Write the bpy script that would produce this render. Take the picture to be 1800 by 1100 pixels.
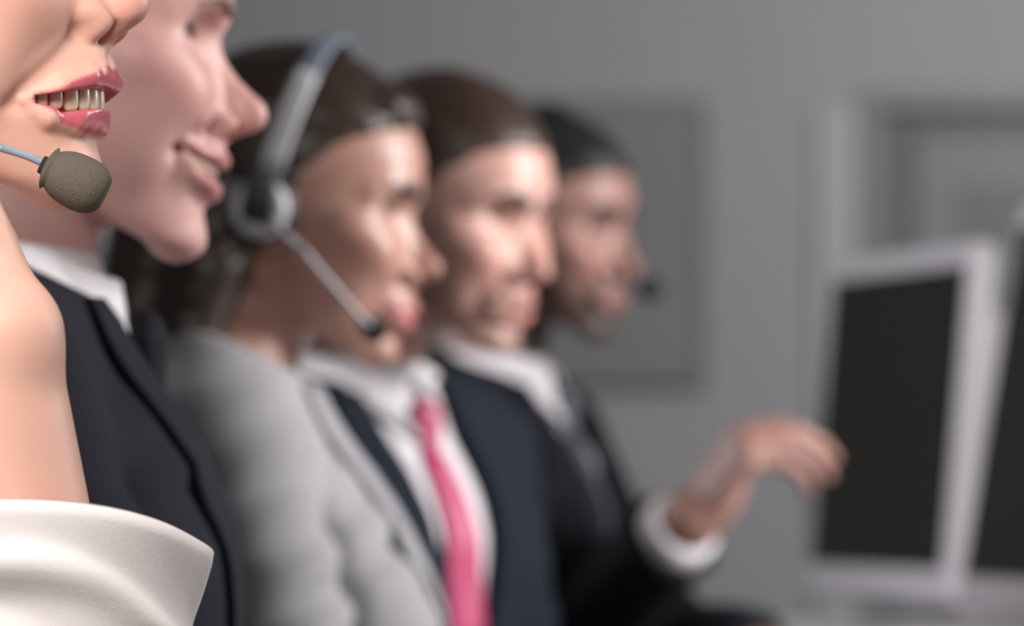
import bpy, bmesh, math, random
import numpy as np
from mathutils import Vector, Matrix
from mathutils.bvhtree import BVHTree

SC = bpy.context.scene
for ob in list(bpy.data.objects):
    bpy.data.objects.remove(ob)
COL = SC.collection
rnd = random.Random(7)

# ------------------------------------------------------------------ camera, world, lights, exposure
FPX, HORIZON, EYE = 8000.0, 850.0, 0.90        # focal length in pixels of the 1800x1100 frame, horizon row, lens height
cam = bpy.data.cameras.new('camera'); camera = bpy.data.objects.new('camera', cam); COL.objects.link(camera)
camera.location = (0, 0, EYE); camera.rotation_euler = (math.pi / 2, 0, 0)
cam.sensor_width = 36; cam.lens = FPX / 1800 * 36; cam.shift_y = (HORIZON - 550) / 1800
cam.clip_start = .05; cam.clip_end = 60
cam.dof.use_dof = True; cam.dof.focus_distance = 1.955; cam.dof.aperture_fstop = 8.0
SC.camera = camera

world = bpy.data.worlds.new('world'); SC.world = world; world.use_nodes = True
world.node_tree.nodes['Background'].inputs[0].default_value = (.96, .96, 1.0, 1)
world.node_tree.nodes['Background'].inputs[1].default_value = .11

def area(name, loc, look, size, power, col=(1, 1, 1), sy=None, spread=180):
    l = bpy.data.lights.new(name, 'AREA'); l.energy = power; l.size = size; l.color = col
    if sy:
        l.shape = 'RECTANGLE'; l.size_y = sy
    l.spread = math.radians(spread)
    o = bpy.data.objects.new(name, l); COL.objects.link(o); o.location = loc
    o.rotation_euler = (Vector(loc) - Vector(look)).to_track_quat('Z', 'Y').to_euler()
    return o
area('window_light', (2.4, 3.45, 1.9), (0, 3.95, 1.1), 1.1, 56, (1, .97, .95), 1.2, 100)          # tall window on the right, ahead of the row
area('first_seat_fill', (-.36, 1.05, 1.62), (-.25, 1.95, 1.05), .6, 21.5, (1, .935, .89))              # warm fill light added to brighten the nearest seats
area('wall_fill', (2.6, 9.5, 2.75), (1.2, 13, 1.7), 1.2, 115, (1, 1, 1))                      # unseen light added to brighten the back wall, stronger to the right
area('computer_fill', (-1.5, 5.2, 2.0), (.6, 5.8, .95), .8, 33, (1, .98, 1))                         # unseen fill added to lift the computer fronts and desk

vs = SC.view_settings
vs.view_transform = 'Standard'; vs.look = 'None'; vs.gamma = 1; vs.use_curve_mapping = False; vs.exposure = 0.0

def at(px, py, s):
    """a point seen at pixel (px, py) where one metre spans s pixels"""
    return ((px - 900) / s, FPX / s, EYE + (HORIZON - py) / s)
# ------------------------------------------------------------------ implicit-surface toolkit
F = np.float32
BIG = F(9.0)

def V3(*a):
    return np.array(a, dtype=np.float64)

def smin(a, b, k):
    h = np.clip(F(.5) + F(.5) * (b - a) / F(k), 0, 1)
    return b + (a - b) * h - F(k) * h * (1 - h)

def smax(a, b, k):
    return -smin(-a, -b, k)

def sstep(e0, e1, x):
    t = np.clip((x - e0) / (e1 - e0), 0, 1)
    return t * t * (3 - 2 * t)

def ell(c, r, rot=None):
    c = np.array(c, F); r = np.array(r, F); M = None if rot is None else np.array(rot.to_3x3(), F)
    def f(P):
        q = P - c
        if M is not None:
            q = q @ M
        a = q / r; b = a / r
        k0 = np.sqrt((a * a).sum(1)); k1 = np.sqrt((b * b).sum(1)) + F(1e-9)
        return k0 * (k0 - 1) / k1
    f.b = (c, float(r.max()))
    return f

def chain(pts, rad, sk=0.0, flat=None):
    """round-cone chain; flat = (axis, factor) squashes distance along an axis"""
    pts = np.array(pts, F); rad = np.array(rad, F) * np.ones(len(pts), F)
    def f(P):
        d = None
        for i in range(len(pts) - 1):
            a, ab = pts[i], pts[i + 1] - pts[i]
            q = P - a
            t = np.clip((q @ ab) / max(float(ab @ ab), 1e-12), 0, 1)
            v = q - t[:, None] * ab
            if flat is not None:
                v = v.copy(); v[:, flat[0]] *= F(flat[1])
            e = np.sqrt((v * v).sum(1)) - (rad[i] + (rad[i + 1] - rad[i]) * t)
            d = e if d is None else (np.minimum(d, e) if sk <= 0 else smin(d, e, sk))
        return d
    c = (pts.min(0) + pts.max(0)) / 2
    f.b = (c, float(np.sqrt(((pts - c) ** 2).sum(1)).max() + rad.max()))
    return f

def box(c, h, rot=None, r=0.0):
    c = np.array(c, F); h = np.array(h, F) - F(r); M = None if rot is None else np.array(rot.to_3x3(), F)
    def f(P):
        q = P - c
        if M is not None:
            q = q @ M
        q = np.abs(q) - h
        return np.sqrt((np.maximum(q, 0) ** 2).sum(1)) + np.minimum(q.max(1), 0) - F(r)
    f.b = (c, float(np.sqrt((h * h).sum()) + r))
    return f

def func(g, b=None):
    def f(P):
        return g(P)
    f.b = b
    return f

def mirror(f):
    def g(P):
        Q = P.copy(); Q[:, 1] = np.abs(Q[:, 1])
        return f(Q)
    if f.b is None:
        g.b = None
    else:
        c, r = f.b
        g.b = (np.array([c[0], 0, c[2]], F), float(r + abs(c[1])))
    return g

# an op is (mode, f, k); modes: 'u' union, 's' subtract, 'i' intersect, 'd' displace (adds f)
def ev(ops, P, margin):
    P = P.astype(F)
    d = np.full(len(P), BIG, F)
    for mode, f, k in ops:
        if f.b is not None:
            c, r = f.b
            q = P - np.asarray(c, F)
            m = (q * q).sum(1) < F((r + margin + 2 * k) ** 2)
            if not m.any():
                continue
            if m.all():
                m = slice(None)
        else:
            m = slice(None)
        e = f(P[m])
        a = d[m]
        if mode == 'u':
            d[m] = smin(a, e, k) if k > 0 else np.minimum(a, e)
        elif mode == 's':
            d[m] = smax(a, -e, k) if k > 0 else np.maximum(a, -e)
        elif mode == 'i':
            d[m] = smax(a, e, k) if k > 0 else np.maximum(a, e)
        else:
            d[m] = a + e
    return d

def placed(ops, loc, R, s, reach, margin=0.06):
    """ops in local units s, rotated by R (3x3 mathutils) and moved to loc -> one f in metres"""
    M = np.array(R, F); loc = np.array(loc, F)
    def f(P):
        return ev(ops, ((P - loc) @ M) / F(s), margin / s) * F(s)
    f.b = (loc, reach)
    return f

def axis(*segs):
    """rectilinear spacing: axis(x0, (x1, step), (x2, step) ...)"""
    x = [segs[0]]
    for x1, st in segs[1:]:
        n = max(1, int(round((x1 - x[-1]) / st)))
        x.extend(list(np.linspace(x[-1], x1, n + 1)[1:]))
    return np.array(x, F)

def mesh_field(ops, xs, ys, zs, project=2, B=6):
    nx, ny, nz = len(xs), len(ys), len(zs)
    Vd = np.full((nx, ny, nz), 1.0, F)
    ix = np.arange(0, nx, B); iy = np.arange(0, ny, B); iz = np.arange(0, nz, B)
    def mid(a, i):
        e = np.minimum(i + B, len(a) - 1)
        return (a[i] + a[e]) / 2, (a[e] - a[i]) / 2
    cx, hx = mid(xs, ix); cy, hy = mid(ys, iy); cz, hz = mid(zs, iz)
    G = np.stack(np.meshgrid(cx, cy, cz, indexing='ij'), -1).reshape(-1, 3)
    H = np.sqrt((np.stack(np.meshgrid(hx, hy, hz, indexing='ij'), -1).reshape(-1, 3) ** 2).sum(1))
    d = ev(ops, G, 0.06 + float(H.max()))
    act = np.abs(d) < H * 1.5 + 0.008
    shp = (len(ix), len(iy), len(iz))
    sgn = np.where(d < 0, F(-1), F(1)).reshape(shp)
    Vd = np.repeat(np.repeat(np.repeat(sgn, B, 0), B, 1), B, 2)[:nx, :ny, :nz].copy()
    am = np.repeat(np.repeat(np.repeat(act.reshape(shp), B, 0), B, 1), B, 2)[:nx, :ny, :nz]
    I, J, K = np.nonzero(am)
    P = np.stack([xs[I], ys[J], zs[K]], 1)
    out = np.empty(len(P), F)
    for s in range(0, len(P), 400000):
        out[s:s + 400000] = ev(ops, P[s:s + 400000], 0.02)
    Vd[I, J, K] = out
    Vd[0] = 1; Vd[-1] = 1; Vd[:, 0] = 1; Vd[:, -1] = 1; Vd[:, :, 0] = 1; Vd[:, :, -1] = 1
    ins = Vd < 0
    c = np.zeros((nx - 1, ny - 1, nz - 1), np.int8)
    for a in (0, 1):
        for b in (0, 1):
            for g in (0, 1):
                c += ins[a:nx - 1 + a, b:ny - 1 + b, g:nz - 1 + g]
    I, J, K = np.nonzero((c > 0) & (c < 8))
    idx = np.full(c.shape, -1, np.int32); idx[I, J, K] = np.arange(len(I))
    acc = np.zeros((len(I), 3), F); cnt = np.zeros(len(I), F)
    ax = (xs, ys, zs)
    for dim in range(3):
        o1, o2 = [k for k in range(3) if k != dim]
        for u in (0, 1):
            for v in (0, 1):
                s0 = [I, J, K]
                s0 = [q.copy() for q in s0]; s0[o1] += u; s0[o2] += v
                s1 = [q.copy() for q in s0]; s1[dim] += 1
                a = Vd[s0[0], s0[1], s0[2]]; b = Vd[s1[0], s1[1], s1[2]]
                m = (a < 0) != (b < 0)
                t = np.where(m, a / np.where(m, a - b, 1), 0)
                p = np.stack([ax[q][s0[q]] for q in range(3)], 1)
                p[:, dim] += t * (ax[dim][s1[dim]] - ax[dim][s0[dim]])
                acc += np.where(m[:, None], p, 0); cnt += m
    P = acc / np.maximum(cnt, 1)[:, None]
    quads = []
    for dim in range(3):
        o1, o2 = [(1, 2), (2, 0), (0, 1)][dim]
        a = [slice(None)] * 3; b = [slice(None)] * 3
        a[dim] = slice(0, -1); b[dim] = slice(1, None)
        A = ins[tuple(a)]; Bq = ins[tuple(b)]
        S = np.nonzero(A != Bq)
        ok = (S[o1] > 0) & (S[o2] > 0) & (S[o1] < Vd.shape[o1] - 1) & (S[o2] < Vd.shape[o2] - 1)
        S = [q[ok] for q in S]
        def cell(u, v):
            q = [k.copy() for k in S]; q[o1] = q[o1] - u; q[o2] = q[o2] - v
            return idx[q[0], q[1], q[2]]
        Q = np.stack([cell(1, 1), cell(0, 1), cell(0, 0), cell(1, 0)], 1)
        flip = ~A[S[0], S[1], S[2]]
        Q[flip] = Q[flip][:, ::-1]
        quads.append(Q)
    Q = np.concatenate(quads)
    Q = Q[(Q >= 0).all(1)]
    # local cell size, for clamping
    st = np.stack([np.diff(xs)[I], np.diff(ys)[J], np.diff(zs)[K]], 1).min(1)
    for it in range(project):
        e = F(0.0006)
        d0 = ev(ops, P, 0.02)
        g = np.stack([ev(ops, P + np.eye(3, dtype=F)[q] * e, 0.02) - ev(ops, P - np.eye(3, dtype=F)[q] * e, 0.02) for q in range(3)], 1) / (2 * e)
        n2 = (g * g).sum(1) + F(1e-4)
        step = -d0[:, None] * g / n2[:, None]
        L = np.sqrt((step * step).sum(1)) + F(1e-9)
        step *= np.minimum(1, (0.6 * st) / L)[:, None]
        P = P + step
    return P, Q

def link_mesh(name, P, Q, mat=None, parent=None, smooth=True):
    P = np.asarray(P, np.float32); me = bpy.data.meshes.new(name)
    if isinstance(Q, np.ndarray):
        n, k = Q.shape
        me.vertices.add(len(P)); me.vertices.foreach_set('co', P.ravel())
        me.loops.add(n * k); me.loops.foreach_set('vertex_index', Q.astype(np.int32).ravel())
        me.polygons.add(n); me.polygons.foreach_set('loop_start', np.arange(0, n * k, k, dtype=np.int32))
        me.update(calc_edges=True); me.validate()
    else:
        me.from_pydata([tuple(map(float, p)) for p in P], [], [tuple(map(int, q)) for q in Q]); me.update()
    if smooth:
        me.polygons.foreach_set('use_smooth', np.ones(len(me.polygons), bool))
    o = bpy.data.objects.new(name, me); COL.objects.link(o)
    if mat is not None:
        me.materials.append(mat)
    if parent is not None:
        o.parent = parent
    return o

def attr(o, name, vals):
    a = o.data.attributes.new(name, 'FLOAT', 'POINT')
    a.data.foreach_set('value', np.asarray(vals, np.float32))

def tag(o, label=None, cat=None, group=None, kind=None):
    for k, v in (('label', label), ('category', cat), ('group', group), ('kind', kind)):
        if v is not None:
            o[k] = v
    return o

# ------------------------------------------------------------------ explicit mesh helpers
def spline(pts, n):
    p = np.array(pts, float); m = len(p)
    out = []
    for t in np.linspace(0, m - 1, n):
        i = min(int(t), m - 2); u = t - i
        p0, p1, p2, p3 = p[max(i - 1, 0)], p[i], p[i + 1], p[min(i + 2, m - 1)]
        out.append(.5 * (2 * p1 + (p2 - p0) * u + (2 * p0 - 5 * p1 + 4 * p2 - p3) * u * u + (3 * p1 - p0 - 3 * p2 + p3) * u ** 3))
    return np.array(out)

def tube(pts, rad, seg=12, n=None, flat=1.0, up=(0, 0, 1), cap=True):
    """swept tube -> (verts, faces); rad scalar or list; flat squashes along the frame's second axis"""
    pts = np.array(pts, float)
    rad = np.ones(len(pts)) * np.array(rad, float)
    if n:
        rad = np.interp(np.linspace(0, len(pts) - 1, n), np.arange(len(pts)), rad); pts = spline(pts, n)
    T = np.gradient(pts, axis=0); T /= np.linalg.norm(T, axis=1)[:, None]
    V, Fc = [], []
    u = np.array(up, float)
    for i, p in enumerate(pts):
        s = np.cross(T[i], u)
        if np.linalg.norm(s) < 1e-4:
            s = np.cross(T[i], (1, .1, 0))
        s /= np.linalg.norm(s); w = np.cross(s, T[i])
        u = w
        for k in range(seg):
            a = 2 * math.pi * k / seg
            V.append(p + rad[i] * (math.cos(a) * s + flat * math.sin(a) * w))
    m = len(pts)
    for i in range(m - 1):
        for k in range(seg):
            a, b = i * seg + k, i * seg + (k + 1) % seg
            Fc.append((a, b, b + seg, a + seg))
    if cap:
        Fc.append(tuple(range(seg))[::-1]); Fc.append(tuple((m - 1) * seg + k for k in range(seg)))
    return np.array(V), Fc

def join(*parts):
    V, Fc, n = [], [], 0
    for v, f in parts:
        V.append(np.asarray(v, float)); Fc += [tuple(i + n for i in q) for q in f]; n += len(v)
    return np.concatenate(V), Fc

def rbox(c, h, r=0.004, seg=2, M=None):
    """box with rounded edges, centre c, half sizes h"""
    bm = bmesh.new()
    bmesh.ops.create_cube(bm, size=2)
    for v in bm.verts:
        v.co = Vector((v.co.x * h[0], v.co.y * h[1], v.co.z * h[2]))
    if r > 0:
        bmesh.ops.bevel(bm, geom=bm.edges[:], offset=min(r, min(h) * .95), segments=seg, affect='EDGES', profile=.5)
    bm.verts.index_update()
    V = np.array([tuple(v.co) for v in bm.verts]); Fc = [tuple(v.index for v in f.verts) for f in bm.faces]
    bm.free()
    if M is not None:
        V = V @ np.array(M.to_3x3()).T
    return V + np.array(c, float), Fc

def sheet(grid, thick, closed_u=False):
    """grid (nu,nv,3) of outer points + thickness along the normal -> closed shell"""
    g = np.array(grid, float); nu, nv = g.shape[:2]
    du = (np.roll(g, -1, 0) - np.roll(g, 1, 0)) if closed_u else np.gradient(g, axis=0)
    dv = np.gradient(g, axis=1)
    n = np.cross(du, dv); n /= np.linalg.norm(n, axis=2)[..., None] + 1e-12
    a = g; b = g - n * thick
    V = np.concatenate([a.reshape(-1, 3), b.reshape(-1, 3)]); N = nu * nv
    Fc = []
    U = nu if closed_u else nu - 1
    for i in range(U):
        i2 = (i + 1) % nu
        for j in range(nv - 1):
            q = (i * nv + j, i2 * nv + j, i2 * nv + j + 1, i * nv + j + 1)
            Fc.append(q); Fc.append(tuple(k + N for k in q[::-1]))
    for i in range(U):
        i2 = (i + 1) % nu
        for j, rv in ((0, False), (nv - 1, True)):
            q = (i * nv + j, i * nv + j + N, i2 * nv + j + N, i2 * nv + j)
            Fc.append(q[::-1] if rv else q)
    if not closed_u:
        for j in range(nv - 1):
            for i, rv in ((0, True), (nu - 1, False)):
                q = (i * nv + j, i * nv + j + N, i * nv + j + 1 + N, i * nv + j + 1)
                Fc.append(q[::-1] if rv else q)
    return V, Fc

def drape(bvh, rows, origin_x, off, thick, dirv=(-1, 0, 0)):
    """rows: list of lists of (y, z) seen from the front; cast on to the cloth below -> sheet"""
    g = np.zeros((len(rows), len(rows[0]), 3)); hitm = np.zeros(g.shape[:2], bool)
    D = Vector(dirv)
    for i, r in enumerate(rows):
        for j, (y, z) in enumerate(r):
            h = bvh.ray_cast(Vector((origin_x, y, z)), D)
            if h[0] is not None:
                g[i, j] = h[0]; hitm[i, j] = True
            else:
                g[i, j] = (np.nan, y, z)
    for i in range(g.shape[0]):
        bad = np.isnan(g[i, :, 0])
        if bad.any() and not bad.all():
            g[i, bad, 0] = np.interp(np.nonzero(bad)[0], np.nonzero(~bad)[0], g[i, ~bad, 0])
    bad = np.isnan(g[:, 0, 0])
    for i in np.nonzero(bad)[0]:
        k = np.nonzero(~bad)[0]; g[i, :, 0] = g[k[np.argmin(abs(k - i))], :, 0]
    for it in range(2):       # ease out the dips under the cloth
        s = g.copy(); s[1:-1] = (g[:-2] + g[2:] + 2 * g[1:-1]) / 4; g[..., 0] = np.maximum(g[..., 0], s[..., 0])
    g[..., 0] += off
    return sheet(g, thick)

def hemz(P, lo=-1.2, hi=1.2):
    return P
# ------------------------------------------------------------------ head (local frame: x forward, y left, z up, millimetres, origin between the eyes' depth centre)
def table(zs, vs):
    zs = np.array(zs, float); vs = np.array(vs, float)
    o = np.argsort(zs); zs, vs = zs[o], vs[o]
    zz = np.arange(zs[0], zs[-1] + .5, 1.0)
    y = np.interp(zz, zs, vs)
    k = np.exp(-np.linspace(-2, 2, 13) ** 2); k /= k.sum()
    yp = np.pad(y, 6, mode='reflect', reflect_type='odd'); ys = np.convolve(yp, k, 'valid')
    ys[0], ys[-1] = vs[0], vs[-1]
    return zz.astype(F), ys.astype(F)

ZT = [64, 50, 38, 25, 12, 0, -15, -30, -45, -60, -75, -88, -100, -108, -114, -119]
FACE = {
 'm': dict(xf=[74, 86, 92, 94, 91, 86, 87, 89, 90, 91, 90, 88, 89, 90, 87, 78],
           w=[50, 63, 69, 71, 71, 70, 69, 67, 64, 61, 57, 53, 48, 44, 41, 38],
           xw=[-5, -8, -8, -8, -8, -6, -5, -3, 0, 4, 8, 13, 20, 26, 30, 33],
           xb=[-70, -70, -70, -70, -65, -60, -52, -46, -42, -40, -38, -36, -34, -32, -30, -28]),
 'f': dict(xf=[72, 84, 90, 90, 88, 84, 86, 88, 90, 91, 90, 88, 89, 89, 85, 76],
           w=[48, 61, 67, 69, 69, 68, 67, 65, 61, 57, 52, 47, 41, 37, 34, 31],
           xw=[-5, -8, -8, -8, -8, -6, -5, -3, 0, 5, 11, 17, 24, 30, 34, 37],
           xb=[-70, -70, -70, -70, -65, -60, -52, -46, -42, -40, -38, -36, -34, -32, -30, -28]),
}

def face_base(sex, grow=0.0, wide=1.0, jaw=0.0):
    T = FACE[sex]
    zt = [z if z > -60 else z - jaw * min(1, (-60 - z) / 40) for z in ZT]
    tf, tw, tx, tb = [table(zt, T[k]) for k in ('xf', 'w', 'xw', 'xb')]
    lo = -119 - jaw
    def raw(x, y, z):
        xf = np.interp(z, *tf) + grow; w = np.interp(z, *tw) * wide + grow; xw = np.interp(z, *tx); xb = np.interp(z, *tb) - grow
        front = x > xw
        a = np.where(front, xf - xw, xw - xb)
        n = F(2.15)
        r = (np.abs((x - xw) / a) ** n + np.abs(y / w) ** n) ** (1 / n)
        return (r - 1) * np.minimum(a, w) * F(.92)
    def f(P):
        x, y, z = P[:, 0], P[:, 1], P[:, 2]
        d = raw(x, y, z)
        d = np.maximum(d, z - (66 + grow))
        zj = np.interp(x, [-60, -22, -6, 12, 40, 70, 84], [-20, -52, -74, -84, -100, -114, -118]) - jaw * np.clip((x + 20) / 60, 0, 1) - grow
        d = smax(d, (zj - z) * F(.85), 9)
        return d.astype(F)
    f.b = (np.array([10, 0, -25], F), 150.0)
    return f

def cranium(sex, grow=0.0):
    s = 1.0 if sex == 'm' else .975
    return ell((-8, 0, 30), (100 * s + grow, 75 * s + grow, 84 * s + grow))

def sym(c, r, rot=None):
    return mirror(ell(c, r, rot))

def lip_curves(p):
    """upper / lower lip centre lines and the gap curve, from the smile parameters"""
    g = p['gap']; w = p['mouth']; up = p['smile']; bk = p.get('corner_x', 74); zc = p.get('mz', -77)
    cx = bk; cz = zc + up
    U = [(99.5, 0, zc + 5.5 + g * .35), (98.5, 7, zc + 6.5 + g * .35), (94, .45 * w, zc + 5 + g * .3 + up * .2), (85.5, .78 * w, zc + 3.5 + .14 * g + up * .6), (cx, w, cz)]
    L = [(94.5, 0, zc - 6.5 - g * .65), (93.5, 8, zc - 6.5 - g * .63), (90, .45 * w, zc - 5.5 - g * .62 + up * .15), (82.5, .78 * w, zc - 4.0 - .46 * g + up * .5), (cx, w, cz)]
    return U, L

def head_ops(p):
    """list of ops in head millimetres; p: face parameters"""
    sex = p['sex']; m = sex == 'm'
    ops = [('u', cranium(sex), 0), ('u', face_base(sex, 0, p.get('wide', 1.0), p.get('jaw', 0)), 14)]
    A = lambda f, k: ops.append(('u', f, k))
    S = lambda f, k: ops.append(('s', f, k))
    b = p.get('brow', 1.0)
    A(mirror(chain([(85, 6, 12), (85, 22, 17), (77, 38, 15), (66, 47, 9)], [5 * b, 6 * b, 6 * b, 4])), 15)
    S(sym((93, 32, 1), (19, 19, 12)), 9)
    # lids, then the eye opening
    A(sym((64, 32, 0), (13.2, 13.2, 12.5)), 3)
    op = p.get('eye_open', 5.2)
    S(sym((78, 32.5, -.5), (15, 14, op), Matrix.Rotation(math.radians(0), 3, 'X')), 1.2)
    # cheek bones and smiling cheeks
    A(sym((52, 46, -20), (18, 18, 13)), 24)
    s = p.get('cheek', 1.0)
    A(sym((70, 34, -40 + 3 * s), (16 * s, 18, 17)), 20)
    A(sym((40, 42, -60), (26, 15, 24)), 20)
    # mouth barrel, chin
    A(ell((70, 0, -73), (28.5, 31.5, 27)), 12)
    c = p.get('chin', 0)
    A(ell((78 + c, 0, -106 - p.get('jaw', 0)), (13, 18, 12)), 10)
    # nose
    N = p.get('nose', 1.0); d = p.get('nose_drop', 0)
    tx = 108 + 10 * (N - 1)
    A(chain([(80, 0, 6), (85, 0, -8), (94, 0, -24), (tx, 0, -44 - d)], [7, 6.5, 7.5, 9.5 * N], 3), 7)
    A(mirror(chain([(78, 6, -4), (86, 10, -36), (92, 12, -46 - d * .5)], [6, 8, 7]), ), 9)
    A(ell((tx + .5, 0, -45.5 - d), (10.5 * N, 10 * N, 8.5 * N)), 4)
    A(sym((96, 13.5, -49.5 - d * .5), (11, 6.5, 8)), 5)
    A(chain([(tx - 2, 0, -52 - d), (94, 0, -58)], [4.2, 4.5]), 4)
    S(sym((tx - 7, 6.6, -57 - d * .8), (6.2, 3.0, 6), Matrix.Rotation(math.radians(-18), 3, 'Y')), 1.5)
    # lips
    U, L = lip_curves(p); lt = p.get('lip', 1.0)
    def seat(C, sink):
        out = []
        for (x, y, z), q in zip(C, sink):
            a, b = 50.0, 112.0
            zz = -62 if (y < 9 and z > -62) else z
            for _ in range(14):
                mdl = (a + b) / 2
                if ev(ops, np.array([[mdl, y, zz]]), 60)[0] < 0: a = mdl
                else: b = mdl
            out.append((a - q, y, z))
        return out
    U = seat(U, [p.get('u_sink', -.5), p.get('u_sink', -.5) + .3, 1.2, 1.6, 2.4]); L = seat(L, [p.get('l_sink', 1.5), p.get('l_sink', 1.5) + .1, 1.3, 1.2, 2.4])
    p['U'], p['L'] = U, L
    A(mirror(chain(U, [5.0 * lt, 5.0 * lt, 4.4 * lt, 3.3, 1.6], 2)), 3.2)
    A(mirror(chain(L, [6.2 * lt, 6.1 * lt, 5.9 * lt, 4.4, 1.6], 2)), 3.2)
    g = p['gap']
    if g > 0:
        Ua, La = np.array(U), np.array(L)
        ys = np.array([0, .2, .45, .78, .96]) * p['mouth']
        uy = np.interp(ys, Ua[:, 1], Ua[:, 2]); ly = np.interp(ys, La[:, 1], La[:, 2])
        mid = (uy + ly) / 2; gh = np.array([1, 1, 1, .9, .26]) * g * .53 + .25
        xfr = np.interp(ys, Ua[:, 1], Ua[:, 0])
        def mouth(P):
            y = np.abs(P[:, 1]); zc = np.interp(y, ys, mid); hh = np.interp(y, ys, gh)
            xi = np.interp(y, ys, xfr) - 22
            return np.maximum(np.maximum(np.abs(P[:, 2] - zc) - hh, xi - P[:, 0]), y - ys[-1]).astype(F)
        mouth.b = (np.array([90, 0, -77], F), 55.0)
        S(mouth, 1.4)
    # creases: displacement measured in the frontal projection
    def crease(pts, amp, sig, xmin=45):
        pts = np.array([(0, y, z) for y, z in pts], F)
        ch = chain(pts, 0.0)
        def f(P):
            Q = P.copy(); Q[:, 0] = 0; Q[:, 1] = np.abs(Q[:, 1])
            dd = ch(Q)
            return (amp * np.exp(-(dd / sig) ** 2) * sstep(xmin, xmin + 10, P[:, 0])).astype(F)
        return f
    w = p['mouth']; cz = -77 + p['smile']
    def boxed(f):
        f.b = (np.array([80, 0, -60], F), 75.0); return f
    ops.append(('d', boxed(crease([(14, -44), (19, -52), (25, -61), (w - 3, cz + 9), (w + 1.5, cz + 2), (w + 2.5, cz - 4)], 1.7 * p.get('fold', 1), 4.8)), 0))
    ops.append(('d', boxed(crease([(0, -58), (0, -66)], .8, 3)), 0))
    ops.append(('d', boxed(crease([(0, -97), (14, -95), (24, -90)], 1.6, 5)), 0))
    ops.append(('d', boxed(crease([(20, -13), (32, -16), (44, -10)], .8 * p.get('fold', 1), 3.5)), 0))
    # ears
    R = Matrix.Rotation(math.radians(-14), 3, 'Y') @ Matrix.Rotation(math.radians(-18), 3, 'Z')
    A(mirror(ell((-8, 74, -15), (15, 5, 29), R)), 4)
    S(mirror(ell((-3, 79, -17), (8, 4.5, 16), R)), 3)
    return ops

def head_marks(p, Q):
    """surface masks (natural colouring) at head-local points Q: lips, beard, blush"""
    U, L = p['U'], p['L']; lt = p.get('lip', 1.0)
    y = np.abs(Q[:, 1])
    z = Q[:, 2]; x = Q[:, 0]
    Ua, La = np.array(U), np.array(L)
    zu = np.interp(y, Ua[:, 1], Ua[:, 2]) + np.interp(y / p['mouth'], [0, .12, .24, .7, 1], [2.9, 4.0, 3.5, 2.2, .7]) * lt
    zl = np.interp(y, La[:, 1], La[:, 2]) - np.interp(y / p['mouth'], [0, .25, .5, .8, 1], [5.4, 5.5, 5.3, 3.9, .8]) * lt
    lip = sstep(-.9, .9, zu - z) * sstep(-.9, .9, z - zl) * sstep(p['mouth'] + 1, p['mouth'] - .5, y) * sstep(-11, -8, x - np.interp(y, Ua[:, 1], Ua[:, 0]))
    jaw = sstep(-50, -64, z + .12 * (x - 40)) * sstep(-8, 10, x)
    side = sstep(40, 10, x) * sstep(-5, 8, x) * sstep(0, -20, z)
    clean = np.exp(-((x - 74) ** 2 / 500 + (y - 40) ** 2 / 160 + (z + 55) ** 2 / 350))
    beard = np.clip(np.maximum(jaw, side) * (1 - .8 * clean), 0, 1)
    blush = np.exp(-((x - 76) ** 2 / 600 + (y - 38) ** 2 / 350 + (z + 32) ** 2 / 320)) + .8 * np.exp(-((x - 108) ** 2 + y ** 2 + (z + 46) ** 2) / 220)
    return lip, beard * (1 - lip), np.clip(blush, 0, 1)

def hair_ops(p):
    """scalp cover with hairline; style ops appended by the caller"""
    sex = p['sex']; h = p.get('hair_h', 6.0)
    hz = p.get('hairline', ([-110, -70, -45, -25, 0, 25, 42, 54, 64, 78, 130], [-60, -28, -18, 2, 12, 26, 48, 70, 86, 120, 160]))
    t = table(*hz)
    ops = [('u', cranium(sex, h), 0), ('u', face_base(sex, h * .8), 8)]
    for o in p.get('hair_add', []):
        ops.append(o)
    def cut(P):
        z, x, y = P[:, 2], P[:, 0], np.abs(P[:, 1])
        return ((x - np.interp(z - .1 * y, *t)) * F(.75)).astype(F)
    ops.append(('i', func(cut), 5))
    low = p.get('hair_low', -75)
    ops.append(('i', func(lambda P: (low - P[:, 2] - .35 * np.minimum(P[:, 0] + 60, 0)).astype(F)), 8))
    for o in p.get('hair_more', []):
        ops.append(o)
    fr = p.get('strands', 46); amp = p.get('strand_amp', .9)
    def strands(P):
        ph = np.arctan2(P[:, 1], P[:, 2] - 10 + 0 * P[:, 0])
        wob = .35 * np.sin(P[:, 0] * .045 + 3 * ph) + .2 * np.sin(P[:, 0] * .09 - 5 * ph + 1)
        return (amp * (np.sin(fr * (ph + .12 * wob)) * .6 + .5 * np.sin(fr * .43 * ph + P[:, 0] * .06) + .3 * np.sin(fr * 1.7 * ph + 1.3))).astype(F)
    ops.append(('d', func(strands), 0))
    return ops

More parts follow.
